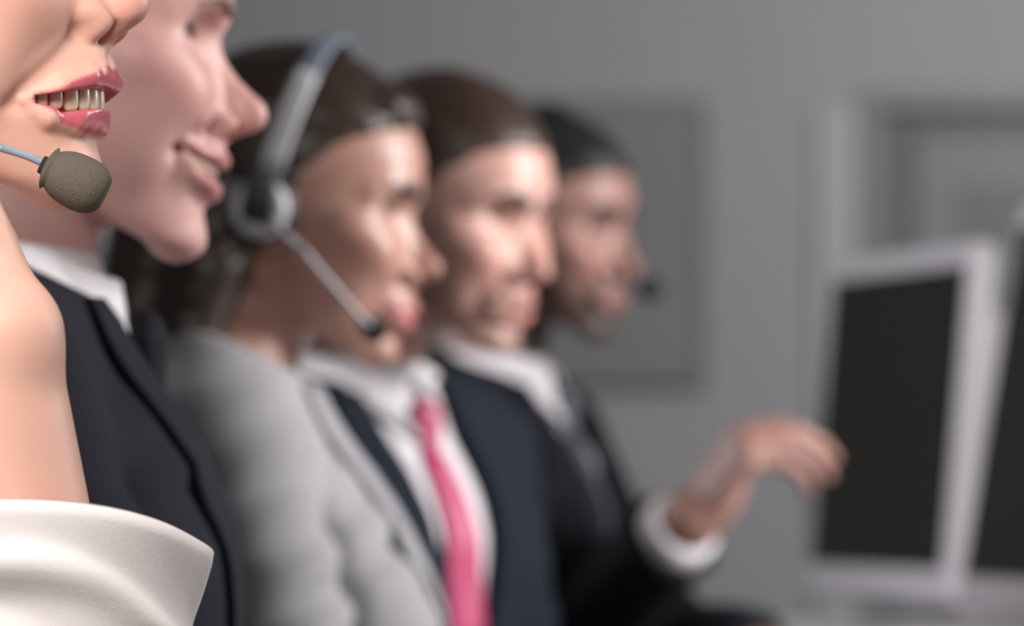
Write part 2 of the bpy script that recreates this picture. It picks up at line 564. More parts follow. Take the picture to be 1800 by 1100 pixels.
# ------------------------------------------------------------------ hand (local mm: x to the fingertips, y to the thumb side for side=+1, z out of the back)
def hand_ops(curl=(20, 25, 30, 35), bend=(25, 30, 30, 30), spread=(4, 0, -4, -9), thumb=((20, 26, -8), (50, 44, -16), (80, 52, -22), (104, 56, -26)), side=1, slim=1.0):
    ops = []
    yb = [26, 8, -9, -25]; L = [(44, 26, 20), (49, 30, 21), (45, 28, 21), (36, 22, 18)]
    X = [93, 97, 92, 84]
    mx = lambda q: (q[0], q[1] * side, q[2])
    for i in range(4):
        mcp = (X[i], yb[i], 0)
        ops.append(('u', chain([mx((6, yb[i] * .62, -3)), mx((45, yb[i] * .82, -1)), mx(mcp)], [14 * slim, 12.5 * slim, 10.5 * slim]), 9))
    ops.append(('u', ell(mx((30, 16, -13)), (28, 16, 12)), 10))      # thenar
    ops.append(('u', ell(mx((34, -20, -12)), (30, 12, 11)), 10))     # hypothenar
    for i in range(4):
        a = 0.0; p = np.array([X[i], yb[i], 0.0]); pts = [tuple(p)]
        s = math.radians(spread[i])
        for j, l in enumerate(L[i]):
            a += math.radians([curl[i], bend[i] * 1.3, bend[i] * .8][j])
            p = p + l * np.array([math.cos(a) * math.cos(s), math.cos(a) * math.sin(s), -math.sin(a)])
            pts.append(tuple(p))
        r = np.array([9.8, 8.6, 7.6, 6.3]) * slim * (1 if i < 3 else .88)
        ops.append(('u', chain([mx(q) for q in pts], r, 1.5), 3.0))
        ops.append(('u', ell(mx(pts[1]), (7.5 * slim,) * 3), 4))     # knuckle
    ops.append(('u', chain([mx(q) for q in thumb], [13 * slim, 11 * slim, 9.3 * slim, 7 * slim], 2), 7))
    return ops
# ------------------------------------------------------------------ materials (procedural)
M = {}
def lin(r, g, b):
    return tuple(((c / 255) / 12.92 if c / 255 <= .04045 else ((c / 255 + .055) / 1.055) ** 2.4) for c in (r, g, b)) + (1,)

def base(name, col, rough=.5, noise=0.0, nscale=40, bump=0.0, bscale=200, sheen=0, spec=.5, metal=0):
    m = bpy.data.materials.new(name); m.use_nodes = True; nt = m.node_tree; b = nt.nodes['Principled BSDF']
    b.inputs['Base Color'].default_value = col; b.inputs['Roughness'].default_value = rough
    b.inputs['Specular IOR Level'].default_value = spec; b.inputs['Metallic'].default_value = metal
    if sheen:
        b.inputs['Sheen Weight'].default_value = sheen
    tc = nt.nodes.new('ShaderNodeTexCoord')
    if noise:
        n = nt.nodes.new('ShaderNodeTexNoise'); n.inputs['Scale'].default_value = nscale; n.inputs['Detail'].default_value = 3
        nt.links.new(tc.outputs['Object'], n.inputs['Vector'])
        mx = nt.nodes.new('ShaderNodeMix'); mx.data_type = 'RGBA'; mx.inputs[6].default_value = tuple(c * (1 - noise) for c in col[:3]) + (1,)
        mx.inputs[7].default_value = tuple(min(1, c * (1 + noise)) for c in col[:3]) + (1,)
        nt.links.new(n.outputs['Fac'], mx.inputs[0]); nt.links.new(mx.outputs[2], b.inputs['Base Color'])
    if bump:
        n = nt.nodes.new('ShaderNodeTexNoise'); n.inputs['Scale'].default_value = bscale; n.inputs['Detail'].default_value = 4
        nt.links.new(tc.outputs['Object'], n.inputs['Vector'])
        bp = nt.nodes.new('ShaderNodeBump'); bp.inputs['Strength'].default_value = bump; bp.inputs['Distance'].default_value = .002
        nt.links.new(n.outputs['Fac'], bp.inputs['Height']); nt.links.new(bp.outputs[0], b.inputs['Normal'])
    M[name] = m
    return m

def skin(name, col, lipc, beardc=(.06, .045, .04, 1), blushc=None, rough=.42, pores=.05, sss=.12, spec=.35):
    m = base(name, col, rough, 0); nt = m.node_tree; b = nt.nodes['Principled BSDF']
    def at_(n):
        a = nt.nodes.new('ShaderNodeAttribute'); a.attribute_name = n; return a.outputs['Fac']
    def mix(f, a, c, scale=1.0):
        x = nt.nodes.new('ShaderNodeMix'); x.data_type = 'RGBA'
        k = nt.nodes.new('ShaderNodeMath'); k.operation = 'MULTIPLY'; k.inputs[1].default_value = scale; k.use_clamp = True
        nt.links.new(f, k.inputs[0]); nt.links.new(k.outputs[0], x.inputs[0])
        if isinstance(a, tuple): x.inputs[6].default_value = a
        else: nt.links.new(a, x.inputs[6])
        x.inputs[7].default_value = c
        return x.outputs[2]
    tc = nt.nodes.new('ShaderNodeTexCoord')
    n = nt.nodes.new('ShaderNodeTexNoise'); n.inputs['Scale'].default_value = 30; n.inputs['Detail'].default_value = 4
    nt.links.new(tc.outputs['Object'], n.inputs['Vector'])
    c0 = mix(n.outputs['Fac'], tuple(c * .95 for c in col[:3]) + (1,), tuple(min(1, c * 1.06) for c in col[:3]) + (1,))
    bl = blushc or (min(1, col[0] * 1.02), col[1] * .72, col[2] * .70, 1)
    c1 = mix(at_('blush'), c0, bl, .6)
    c2 = mix(at_('beard'), c1, beardc, .85)
    c3 = mix(at_('lip'), c2, lipc)
    nt.links.new(c3, b.inputs['Base Color'])
    rr = nt.nodes.new('ShaderNodeMapRange'); rr.inputs[3].default_value = rough; rr.inputs[4].default_value = .26
    nt.links.new(at_('lip'), rr.inputs[0]); nt.links.new(rr.outputs[0], b.inputs['Roughness'])
    b.inputs['Specular IOR Level'].default_value = spec
    b.inputs['Subsurface Weight'].default_value = sss; b.inputs['Subsurface Radius'].default_value = (1, .35, .2); b.inputs['Subsurface Scale'].default_value = .006
    if pores:
        v = nt.nodes.new('ShaderNodeTexVoronoi'); v.inputs['Scale'].default_value = 1500
        nt.links.new(tc.outputs['Object'], v.inputs['Vector'])
        bp = nt.nodes.new('ShaderNodeBump'); bp.inputs['Strength'].default_value = pores; bp.inputs['Distance'].default_value = .0006
        nt.links.new(v.outputs['Distance'], bp.inputs['Height']); nt.links.new(bp.outputs[0], b.inputs['Normal'])
    return m

def hairmat(name, col, rough=.38):
    m = base(name, col, rough, 0, spec=.4); nt = m.node_tree; b = nt.nodes['Principled BSDF']
    tc = nt.nodes.new('ShaderNodeTexCoord'); mp = nt.nodes.new('ShaderNodeMapping'); mp.inputs['Scale'].default_value = (25, 260, 120)
    n = nt.nodes.new('ShaderNodeTexNoise'); n.inputs['Scale'].default_value = 1.5; n.inputs['Detail'].default_value = 4
    nt.links.new(tc.outputs['Object'], mp.inputs[0]); nt.links.new(mp.outputs[0], n.inputs['Vector'])
    mx = nt.nodes.new('ShaderNodeMix'); mx.data_type = 'RGBA'; mx.inputs[6].default_value = tuple(c * .6 for c in col[:3]) + (1,); mx.inputs[7].default_value = tuple(c * 1.5 for c in col[:3]) + (1,)
    nt.links.new(n.outputs['Fac'], mx.inputs[0]); nt.links.new(mx.outputs[2], b.inputs['Base Color'])
    bp = nt.nodes.new('ShaderNodeBump'); bp.inputs['Strength'].default_value = .4; bp.inputs['Distance'].default_value = .002
    nt.links.new(n.outputs['Fac'], bp.inputs['Height']); nt.links.new(bp.outputs[0], b.inputs['Normal'])
    return m

def cloth(name, col, rough=.85, noise=.12, weave=.25):
    m = base(name, col, rough, noise, 300, weave, 900, sheen=0, spec=.15)
    return m

skin('skin_tan', (.72, .42, .33, 1), (.57, .13, .16, 1), rough=.5, pores=.10, sss=.15)
skin('skin_pale', (.62, .355, .325, 1), (.48, .19, .19, 1), rough=.48)
skin('skin_brown', (.33, .18, .14, 1), (.38, .12, .13, 1), rough=.40)
skin('skin_rosy', (.43, .245, .205, 1), (.36, .16, .14, 1), beardc=(.10, .07, .055, 1), rough=.41)
skin('skin_olive', (.27, .145, .12, 1), (.22, .10, .085, 1), beardc=(.03, .022, .018, 1), rough=.45)
base('eye_white', (.72, .68, .66, 1), .15); base('pupil', (.006, .006, .006, 1), .1)
base('iris_brown', (.06, .03, .015, 1), .15); base('iris_blue', (.12, .2, .28, 1), .15)
base('tooth', (.80, .70, .52, 1), .18, .08, 60); base('gum', (.28, .05, .05, 1), .3)
hairmat('hair_dark_brown', (.018, .011, .009, 1)); hairmat('hair_brown', (.028, .015, .011, 1)); hairmat('hair_black', (.010, .009, .009, 1)); hairmat('hair_fair', (.16, .095, .055, 1))
base('lash', (.008, .006, .005, 1), .6)
hairmat('hair_long', (.022, .0125, .009, 1))
cloth('cloth_white', (.74, .72, .74, 1), noise=.03, weave=.12); cloth('cloth_shirt', (.52, .50, .53, 1), noise=.03, weave=.12); cloth('cloth_cuff', (.78, .735, .725, 1), noise=.03, weave=.12)
cloth('cloth_navy', (.014, .0145, .024, 1)); cloth('cloth_navy_blue', (.005, .008, .0145, 1)); cloth('cloth_black_blue', (.005, .0055, .009, 1))
cloth('cloth_grey', (.27, .265, .285, 1)); cloth('cloth_grey_lapel', (.42, .41, .42, 1))
cloth('cloth_blouse', (.62, .60, .61, 1), noise=.03, weave=.1)
base('tie_pink', (.31, .026, .09, 1), .38, .15, 120, .2, 900); base('tie_slate', (.055, .055, .075, 1), .5, .1, 120); base('tie_black', (.010, .010, .015, 1), .8, .1, 120, spec=.15)
base('shoe', (.01, .009, .009, 1), .3)
base('boom_grey', (.30, .36, .43, 1), .32, 0); base('headset_silver', (.36, .36, .39, 1), .35, .05, 60); base('headset_blue_grey', (.13, .15, .19, 1), .45, .05, 60)
base('headset_black', (.010, .010, .012, 1), .5, 0); base('foam', (.13, .113, .089, 1), .95, .25, 900, .5, 1500, spec=.1); base('foam_dark', (.03, .034, .03, 1), .95, .3, 900, .6, 900, spec=.1)
base('plastic_white', (.53, .51, .54, 1), .35, .02, 20); base('screen', (.012, .011, .008, 1), .28, .1, 5)
base('desk_white', (.72, .70, .74, 1), .4, .03, 8); base('metal_grey', (.25, .25, .26, 1), .4, metal=.6)
base('wall_paint', (.30, .295, .305, 1), .9, .03, 3, .05, 120); base('panel_grey', (.19, .187, .193, 1), .8, .04, 4); base('door_grey', (.155, .155, .168, 1), .5, .03, 5)
base('frame_grey', (.165, .168, .168, 1), .5, .04, 8); base('recess_shade_grey', (.095, .103, .102, 1), .5, .04, 8); base('trim_bright_band', (.37, .355, .365, 1), .7, .03, 6); base('sign_dark', (.10, .105, .108, 1), .5)
base('floor_carpet', (.11, .11, .12, 1), .95, .2, 80, .3, 400); base('chair_black', (.012, .012, .014, 1), .6, .1, 60); base('ceiling_white', (.6, .6, .6, 1), .9)
# ------------------------------------------------------------------ figures (person frame: x forward, y left, z up from the floor, metres)
def torso_ops(H, g=0.0, sex='m'):
    s = 1.0 if sex == 'm' else .9
    A = []
    U = lambda f, k: A.append(('u', f, k))
    U(chain([(-.05, 0, H - .19), (-.055, 0, H - .30)], [.048 * s + g, .085 * s + g]), 0)
    U(mirror(chain([(-.055, .0, H - .185), (-.06, .10 * s, H - .207), (-.06, .165 * s, H - .245)], [.05 * s + g, .046 * s + g, .056 * s + g])), .035)
    U(ell((-.052, 0, H - .36), (.112 * s + g, .158 * s + g, .175 + g)), .05)
    U(mirror(ell((.01, .075 * s, H - .345), (.05 + g, .085 * s + g, .075 + g))), .05)
    if sex == 'f':
        U(mirror(ell((.028, .072, H - .375), (.055 + g, .062 + g, .062 + g))), .04)
    U(ell((-.05, 0, H - .53), (.108 * s + g, .142 * s + g, .17 + g)), .07)
    U(ell((-.07, 0, H - .66), (.125 + g, .172 * s + g, .115 + g)), .06)
    return A

def leg_ops(H, g=0.0):
    A = []
    hip = H - .70; kz = .50
    A.append(('u', mirror(chain([(-.05, .095, hip), (.36, .115, kz)], [.085 + g, .06 + g])), .05))
    A.append(('u', mirror(chain([(.36, .115, kz), (.37, .115, .30), (.37, .115, .10)], [.06 + g, .058 + g, .042 + g])), .03))
    return A

def foot_ops(g=0.0):
    return [('u', mirror(chain([(.36, .115, .055 + g), (.50, .125, .035 + g)], [.045 + g, .033 + g])), 0)]

def wobble(amp, f1, ph=0.0, b=None, zmax=None):
    """broad soft folds in cloth"""
    def f(P):
        x, y, z = P[:, 0], P[:, 1], P[:, 2]
        v = np.sin(f1 * (.6 * x + .3 * y + .9 * z) + ph + 1.6 * np.sin(.45 * f1 * (x - .7 * y + .2 * z) + 2 * ph)) + .5 * np.sin(1.9 * f1 * (.5 * x - .4 * y + .35 * z) + 1.3 + ph)
        v = v * amp
        if zmax is not None:
            v = v * sstep(zmax + .03, zmax - .05, z)
        return v.astype(F)
    return func(f)

def creases(c, axis_dir, amp, n, R, ph=0.0):
    """a fan of tight folds round point c (elbow, armpit)"""
    c = np.array(c, F); a = np.array(axis_dir, F); a /= np.linalg.norm(a)
    def f(P):
        q = P - c; t = q @ a
        r2 = (q * q).sum(1)
        s = np.sin(n * t + ph + 14 * q[:, 1]) 
        return (amp * np.sign(s) * np.abs(s) ** 1.4 * np.exp(-r2 / (R * R))).astype(F)
    f.b = (c, 2.2 * R)
    return f

class Person:
    def __init__(self, p):
        self.p = p
        sc = p['scale'] * .001
        Rt = Matrix.Rotation(math.radians(p['yaw']), 3, 'Z')
        hy, hp, hr = p['head']
        Rw = Matrix.Rotation(math.radians(hy), 3, 'Z') @ Matrix.Rotation(math.radians(hp), 3, 'Y') @ Matrix.Rotation(math.radians(hr), 3, 'X')
        self.Rh = Rt.inverted() @ Rw
        tip = Vector((118 + 10 * (p.get('nose', 1) - 1) * 2, 0, -46 - p.get('nose_drop', 0))) * sc
        tipw = Vector(at(*p['tip']))
        c = tipw - Rw @ tip
        self.H = c.z
        off = Rt @ Vector(p.get('lean', (0, 0, 0)))
        self.loc = Vector((c.x - off.x, c.y - off.y, 0)); self.Rt = Rt
        self.hc = Vector(p.get('lean', (0, 0, 0))) + Vector((0, 0, self.H))
        self.sc = sc
    def local(self, w):
        return np.array(self.Rt.inverted() @ (Vector(w) - self.loc), float)
    def h2p(self, q):
        q = np.atleast_2d(np.array(q, float)) * self.sc
        return q @ np.array(self.Rh).T + np.array(self.hc)
    def p2h(self, P):
        return (((P - np.array(self.hc)) @ np.array(self.Rh)) / self.sc)
    def legs(self, ops):
        a = math.radians(self.p.get('leg_yaw', 0)); ca, sa = F(math.cos(a)), F(math.sin(a)); out = []
        def wrap(f):
            def g(P):
                x = P[:, 0] + F(.07); y = P[:, 1]
                return f(np.stack([x * ca + y * sa - F(.07), -x * sa + y * ca, P[:, 2]], 1))
            return func(g)
        return [(m, wrap(f), k) for m, f, k in ops]
    def head(self, ops):
        return placed(ops, tuple(self.hc), self.Rh, self.sc, .20 * self.sc / .001)

    def build(self):
        p, H, sex = self.p, self.H + self.p.get('sh', .03), self.p['sex']
        s = 1.0 if sex == 'm' else .9
        fem = sex == 'f'
        root_name = 'person'
        # arms
        arms = {}
        for sd, key in ((-1, 'right'), (1, 'left')):
            a = p.get(key, {})
            S = np.array((-.055, sd * .178 * s, H - .25))
            E = np.array(a.get('E', (.07, sd * .235 * s, H - .50))); W = np.array(a.get('W', (.30, sd * .13, H - .45)))
            arms[sd] = (S, E, W, a)
        nr = (.050, .053) if not fem else (.044, .046)
        nk = self.h2p((-24, 0, -48))[0]
        body = [('u', self.head(head_ops(p)), 0),
                ('u', chain([nk, (-.045, 0, H - .15), (-.052, 0, H - .23)], [nr[0], nr[0], nr[1]], .01), .020)]
        body += [(m, f, max(k, .02)) for m, f, k in torso_ops(H, -.012, sex)]
        for sd, (S, E, W, a) in arms.items():
            fa = a.get('fr', (.041, .040, .027))
            body.append(('u', chain([S, E], [.046 * s, .040 * s]), .02))
            mid = E + (W - E) * .3
            body.append(('u', chain([E, mid, W], [fa[0] * s, fa[1] * s, fa[2] * s], .01), .015))
            d = Vector(W - E).normalized()
            hx = Vector(a.get('hx', tuple(d))).normalized()
            up = Vector(a.get('hz', (0, 0, 1)))
            hyv = up.cross(hx).normalized(); hz = hx.cross(hyv)
            Rm = Matrix((hx, hyv, hz)).transposed()
            hs = .001 * (.98 if not fem else .88) * a.get('hs', 1)
            kw = dict(a.get('hand', {})); kw['side'] = 1 if sd < 0 else -1
            if fem: kw.setdefault('slim', .86)
            body.append(('u', placed(hand_ops(**kw), tuple(W), Rm, hs, .22 * hs / .001), .014))
            for e in a.get('extra', []):
                body.append(e)
        body += self.legs([(m, f, .03) for m, f, k in leg_ops(H, -.030)] + [(m, f, .02) for m, f, k in foot_ops(-.008)])
        gx, gy, gz = p['grid'](self)
        P, Q = mesh_field(body, gx, gy, gz)
        o = link_mesh('person', P, Q, p['skin'])
        o.location = self.loc; o.rotation_euler = (0, 0, math.radians(p['yaw']))
        tag(o, p['label'], 'person', p.get('group'))
        lip, beard, blush = head_marks(p, self.p2h(P).astype(F))
        near = np.linalg.norm(P - np.array(self.hc), axis=1) < .2
        attr(o, 'lip', lip * near); attr(o, 'beard', beard * near * p.get('beard', 0)); attr(o, 'blush', blush * near)
        self.o = o; self.arms = arms
        self.face()
        if 'hair' in p:
            hx, hy_, hz_ = p['hair_grid'](self) if 'hair_grid' in p else (axis(-.17, (.15, .003)), axis(-.125, (.125, .0035)), axis(-.16, (.165, .003)))
            Ph, Qh = mesh_field([('u', placed(hair_ops(p), (0, 0, 0), Matrix.Identity(3), .001, .6), 0)], hx, hy_, hz_)
            link_mesh('hair', self.h2p(Ph / .001), Qh, p['hair'], o)
        return o

    def ball(self, name, c, r, mat, seg=24, parent=None):
        bm = bmesh.new(); bmesh.ops.create_uvsphere(bm, u_segments=seg, v_segments=seg // 2, radius=r)
        bm.verts.index_update()
        V = np.array([tuple(v.co) for v in bm.verts]); Fc = [tuple(v.index for v in f.verts) for f in bm.faces]; bm.free()
        # poles face forward so that iris rings stay round
        V = V[:, [2, 0, 1]]
        return link_mesh(name, self.h2p(V + np.array(c)), Fc, mat, parent or self.o)

    def face(self):
        p = self.p
        for sd in (-1, 1):
            e = self.ball('eye', (63.4, sd * 32, -.3), 12.3, M['eye_white'])
            V, Fc = [], []
            for ri, r in enumerate((0.01, 2.4, 2.5, 5.8)):
                for k in range(20):
                    a = 2 * math.pi * k / 20; x = math.sqrt(12.45 ** 2 - r * r)
                    V.append((63.4 + x + .05, sd * 32 + r * math.cos(a), -.3 + r * math.sin(a)))
            mi = []
            for i in range(3):
                for k in range(20):
                    Fc.append((i * 20 + k, i * 20 + (k + 1) % 20, i * 20 + 20 + (k + 1) % 20, i * 20 + 20 + k)); mi.append(0 if i < 1 else 1)
            ir = link_mesh('iris', self.h2p(V), Fc, M['pupil'], e)
            ir.data.materials.append(p.get('iris', M['iris_brown']))
            ir.data.polygons.foreach_set('material_index', np.array(mi, np.int32))
            tt = np.linspace(-1, 1, 13); op = p.get('eye_open', 5.2)
            ly = 32.5 * sd + 13.2 * tt; lz = -.5 + op * .92 * (1 - tt ** 2) ** .6
            lx = 64 + np.sqrt(np.maximum(13.9 ** 2 - (ly - 32 * sd) ** 2 - lz ** 2, 4)) 
            v, f = tube(np.stack([lx, ly, lz], 1), [.5] + [1.1 * p.get('lash', 1)] * 11 + [.5], 6)
            link_mesh('eyelashes', self.h2p(v), f, M['lash'], e)
            # eyebrow: short flat strip hugging the brow
            b = np.array([(90, 9, 13), (91, 20, 18), (85, 34, 19.5), (75, 46, 14)], float)
            n = 14; C = spline(b, n)
            bv = self.surface(C[:, 1], C[:, 2])
            C[:, 0] = bv + .2
            C[:, 1] *= sd
            th = np.interp(np.linspace(0, 1, n), [0, .15, .6, 1], [3.2, 4.0, 3.0, 1.0]) * p.get('brow_w', 1)
            v, f = tube(C, th * .42, 8, flat=2.3, up=(0, 0, 1))
            # squash depth: tube's first axis is sideways; keep it thin in x
            link_mesh('eyebrow', self.h2p(v), f, p['brow_mat'], self.o)
        if p['gap'] > 0 and p.get('teeth', 'strip') == 'strip':
            U = np.array(p['U']); ys = np.linspace(-p['mouth'] * .82, p['mouth'] * .82, 25)
            xs = np.interp(np.abs(ys), U[:, 1], U[:, 0]) - 5.5; zt = np.interp(np.abs(ys), U[:, 1], U[:, 2]) + 1
            g = np.stack([np.stack([xs, ys, zt], 1), np.stack([xs + .6, ys, zt - 4], 1), np.stack([xs, ys, zt - p['gap'] - 3.5], 1)], 1)
            v, f = sheet(g, 2.0)
            link_mesh('teeth', self.h2p(v), f, M['tooth'], self.o)

    def surface(self, ys, zs):
        """x of the bare face (head mm) at lateral |y|, height z"""
        p = self.p; out = []
        if not hasattr(self, '_hops'):
            q = dict(p); self._hops = head_ops(q)
        a = np.full(len(ys), 40.0); b = np.full(len(ys), 125.0)
        for _ in range(14):
            m = (a + b) / 2
            d = ev(self._hops, np.stack([m, ys, zs], 1), 60)
            a = np.where(d < 0, m, a); b = np.where(d < 0, b, m)
        return a

    # -------------------------------------------------------------- clothes
    def suit(self):
        p, H, sex, o = self.p, self.H + self.p.get('sh', .03), self.p['sex'], self.o
        s = 1.0 if sex == 'm' else .9
        fem = sex == 'f'
        c = p['clothes']
        vtop = c.get('vtop', .062 * s); vbot = H - c.get('vlen', .46)
        vt = H - .17
        def vw(z):
            t = np.clip((vt - z) / (vt - vbot), 0, 1)
            return vtop * (1 - t) ** .85
        # shirt / blouse
        neck_z = H - c.get('neck', .150)
        nrr = .056 if not fem else .050
        ops = torso_ops(H, .006, sex) + [('u', chain([(-.045, 0, H - .15), (-.050, 0, H - .24)], [nrr, nrr + .006]), .012)] + [('i', func(lambda P: (P[:, 2] - (neck_z - .10 * np.clip(P[:, 0] + .05, -.1, .2))).astype(F)), .004), ('i', func(lambda P: ((H - .62) - P[:, 2]).astype(F)), .004)]
        if c.get('open_neck'):
            dz = c['open_neck']
            ops.append(('s', func(lambda P: np.maximum(np.abs(P[:, 1]) - .05 * np.clip((P[:, 2] - (H - dz)) / .12, 0, 2), -.01 - P[:, 0]).astype(F)), .004))
        ops.append(('d', wobble(.0012, 70, p.get('seed', 0), zmax=H - .24), 0))
        P, Q = mesh_field(ops, axis(-.21, (.15, .006)), axis(-.25, (.25, .006)), axis(H - .70, (H - .12, .006)))
        self.shirt = link_mesh('shirt', P, Q, c['shirt'], o)
        sb = BVHTree.FromPolygons([tuple(q) for q in P.astype(float)], [tuple(map(int, q)) for q in Q])
        # jacket
        g = .017
        ops = torso_ops(H, g + .002, sex)
        ops.append(('i', func(lambda P: (P[:, 2] - (H - .146 - .045 * np.clip((P[:, 0] + .07) / .1, 0, 1))).astype(F)), .006))
        ops.append(('i', func(lambda P: ((H - .70) - P[:, 2]).astype(F)), .006))
        # hollow for neck and V
        ops.append(('s', chain([(-.05, 0, H - .05), (-.048, 0, H - .20)], [.068 * s, .068 * s]), .01))
        ops.append(('s', func(lambda P: np.maximum(np.abs(P[:, 1]) - vw(P[:, 2]), -.0 - P[:, 0]).astype(F)), .003))
        if c.get('open_front'):
            w0 = c['open_front']
            ops.append(('s', func(lambda P: np.maximum(np.maximum(np.abs(P[:, 1]) - w0, -.0 - P[:, 0]), P[:, 2] - H + .2).astype(F)), .003))
        for sd, (S, E, W, a) in self.arms.items():
            L = a.get('sleeve', .93)
            T = E + (W - E) * L
            d = (W - E) / np.linalg.norm(W - E)
            sl = chain([S, S + (E - S) * .5, E], [.070 * s, .064 * s, .058 * s], .01)
            ops.append(('u', sl, c.get('arm_k', .022)))
            fa = chain([E, T + d * .05], [.058 * s, .045 * s])
            def cutf(P, fa=fa, T=T, d=d):
                return np.maximum(fa(P), ((P - T.astype(F)) @ d.astype(F)))
            ct = func(cutf, fa.b)
            ops.append(('u', ct, .02))
            ops.append(('d', creases(E, E - S, a.get('crease', .004), 90, .10, a.get('ph', 0)), 0))
            ops.append(('d', creases(S + (E - S) * .42, (E - S) + np.array((.10, 0, 0)), a.get('upper', .0025), 150, .11, 1), 0))
            T_ops = torso_ops(H, g + .002, sex)
            def groove(P, sl=sl, T_ops=T_ops, am=a.get('pit', .006)):
                return (am * np.exp(-((sl(P) - ev(T_ops, P, .1)) / .010) ** 2) * sstep(H - .24, H - .30, P[:, 2])).astype(F)
            ops.append(('d', func(groove, sl.b), 0))
        ops.append(('d', wobble(c.get('fold', .002), 38, p.get('seed', 0), zmax=H - .27), 0))
        P, Q = mesh_field(ops, axis(-.22, (c.get('xmax', .42), .0065)), axis(-.34, (.34, .0065)), axis(H - .74, (H - .12, .0065)))
        self.jacket = link_mesh('jacket', P, Q, c['jacket'], o)
        jb = BVHTree.FromPolygons([tuple(q) for q in P.astype(float)], [tuple(map(int, q)) for q in Q])
        # lapels
        zs = np.linspace(H - .185, vbot - .01, 26)
        for sd in (-1, 1):
            rows = []
            for z in zs:
                t = (zs[0] - z) / (zs[0] - zs[-1])
                w = np.interp(t, [0, .28, .33, .36, .6, 1], np.array([.035, .055, .058, .078, .062, .004]) * c.get('lapel_w', 1))
                y0 = float(vw(np.array(z))) - .002
                rows.append([(sd * (y0 + w * u), z) for u in np.linspace(0, 1, 9)])
            v, f = drape(jb, rows, .6, .0015, .003)
            link_mesh('lapel', v, f, c.get('lapel', c['jacket']), o)
        # jacket collar round the back of the neck
        n = 31; gcol = np.zeros((n, 4, 3))
        for i, a in enumerate(np.linspace(-2.35, 2.35, n)):
            ca, sa = -math.cos(a), math.sin(a)
            zz = H - .176 - .016 * (1 + ca) / 1.0
            for j, (r, dz) in enumerate(((.060, -.012), (.064 + c.get('col_r', 0), .018 + c.get('col_h', 0)), (.073 + c.get('col_r', 0), .014 + c.get('col_h', 0)), (.094 + c.get('col_r', 0), -.034))):
                gcol[i, j] = (-.05 + ca * r * s * 1.0, sa * r * s * 1.06, zz + dz)
        v, f = sheet(gcol, .004)
        link_mesh('jacket_collar', v, f, c['jacket'], o)
        # shirt collar with points
        n = 49; gc = np.zeros((n, 5, 3)); a0 = c.get('collar_gap', .16)
        nkr = .060 if not fem else .053
        for i, a in enumerate(np.linspace(a0, 2 * math.pi - a0, n)):
            ca, sa = math.cos(a), math.sin(a)
            fr = (1 + ca) / 2
            zz = H - .158 - .030 * fr + c.get('coll_dz', 0)
            k = max(0, 1 - min(a, 2 * math.pi - a) / .75)      # 1 at the points
            pl = .028 * c.get('flap', 1) + c.get('point', .036) * k ** 1.3
            spread = 1 + c.get('spread', .0) * k
            for j, (r, dz) in enumerate(((nkr, -.016), (nkr + .003, .014), (nkr + .0075, .016), (nkr + .006 + .006 * c.get('flap', 1), .005 - .011 * c.get('flap', 1)), (nkr + .006 + .011 * c.get('flap', 1) + .012 * k * c.get('flap', 1), .014 - pl))):
                gc[i, j] = (-.047 + ca * r * 1.03, sa * r * (1 + .35 * (spread - 1)) + (sa / (abs(sa) + .2)) * .02 * k * c.get('spread', 0), zz + dz)
        v, f = sheet(gc, .0018)
        link_mesh('shirt_collar', v, f, c.get('collar', c['shirt']), o)
        # cuffs
        for sd, (S, E, W, a) in self.arms.items():
            if a.get('cuff') is False:
                continue
            d = (W - E) / np.linalg.norm(W - E); L = a.get('sleeve', .93)
            T = E + (W - E) * L
            v, f = tube([T - d * .03, T + d * .004, T + d * a.get('cuff', .014), T + d * (a.get('cuff', .014) + .001)], [.038 * s, .038 * s, .0385 * s, .034 * s], 28)
            link_mesh('shirt_cuff', v, f, c['shirt'], o)
        # tie
        if 'tie' in c:
            zk = H - c.get('knot', .218)
            rows = []
            tz = np.linspace(zk - .018, H - .60, 30)
            for z in tz:
                t = (tz[0] - z) / (tz[0] - tz[-1]); w = np.interp(t, [0, .1, 1], [.014, .019, .043])
                rows.append([(u * w, z) for u in np.linspace(-1, 1, 9)])
            v, f = drape(sb, rows, .6, .007, .003)
            tie = link_mesh('tie', v, f, c['tie'], o)
            hit = sb.ray_cast(Vector((.6, 0, zk)), Vector((-1, 0, 0)))[0]
            x = hit.x if hit else .02
            kp = [('u', chain([(x + .004, 0, zk + .012), (x + .008, 0, zk - .018)], [.0185, .0115], flat=(0, 1.35)), 0), ('d', func(lambda P: (.0012 * np.sin(P[:, 1] * 260 + 50 * P[:, 2])).astype(F)), 0)]
            Pk, Qk = mesh_field(kp, axis(x - .03, (x + .04, .002)), axis(-.03, (.03, .002)), axis(zk - .05, (zk + .05, .002)))
            link_mesh('knot', Pk, Qk, c['tie'], tie)
        self.jb, self.sb = jb, sb
        self.lower(c.get('trousers', c['jacket']))

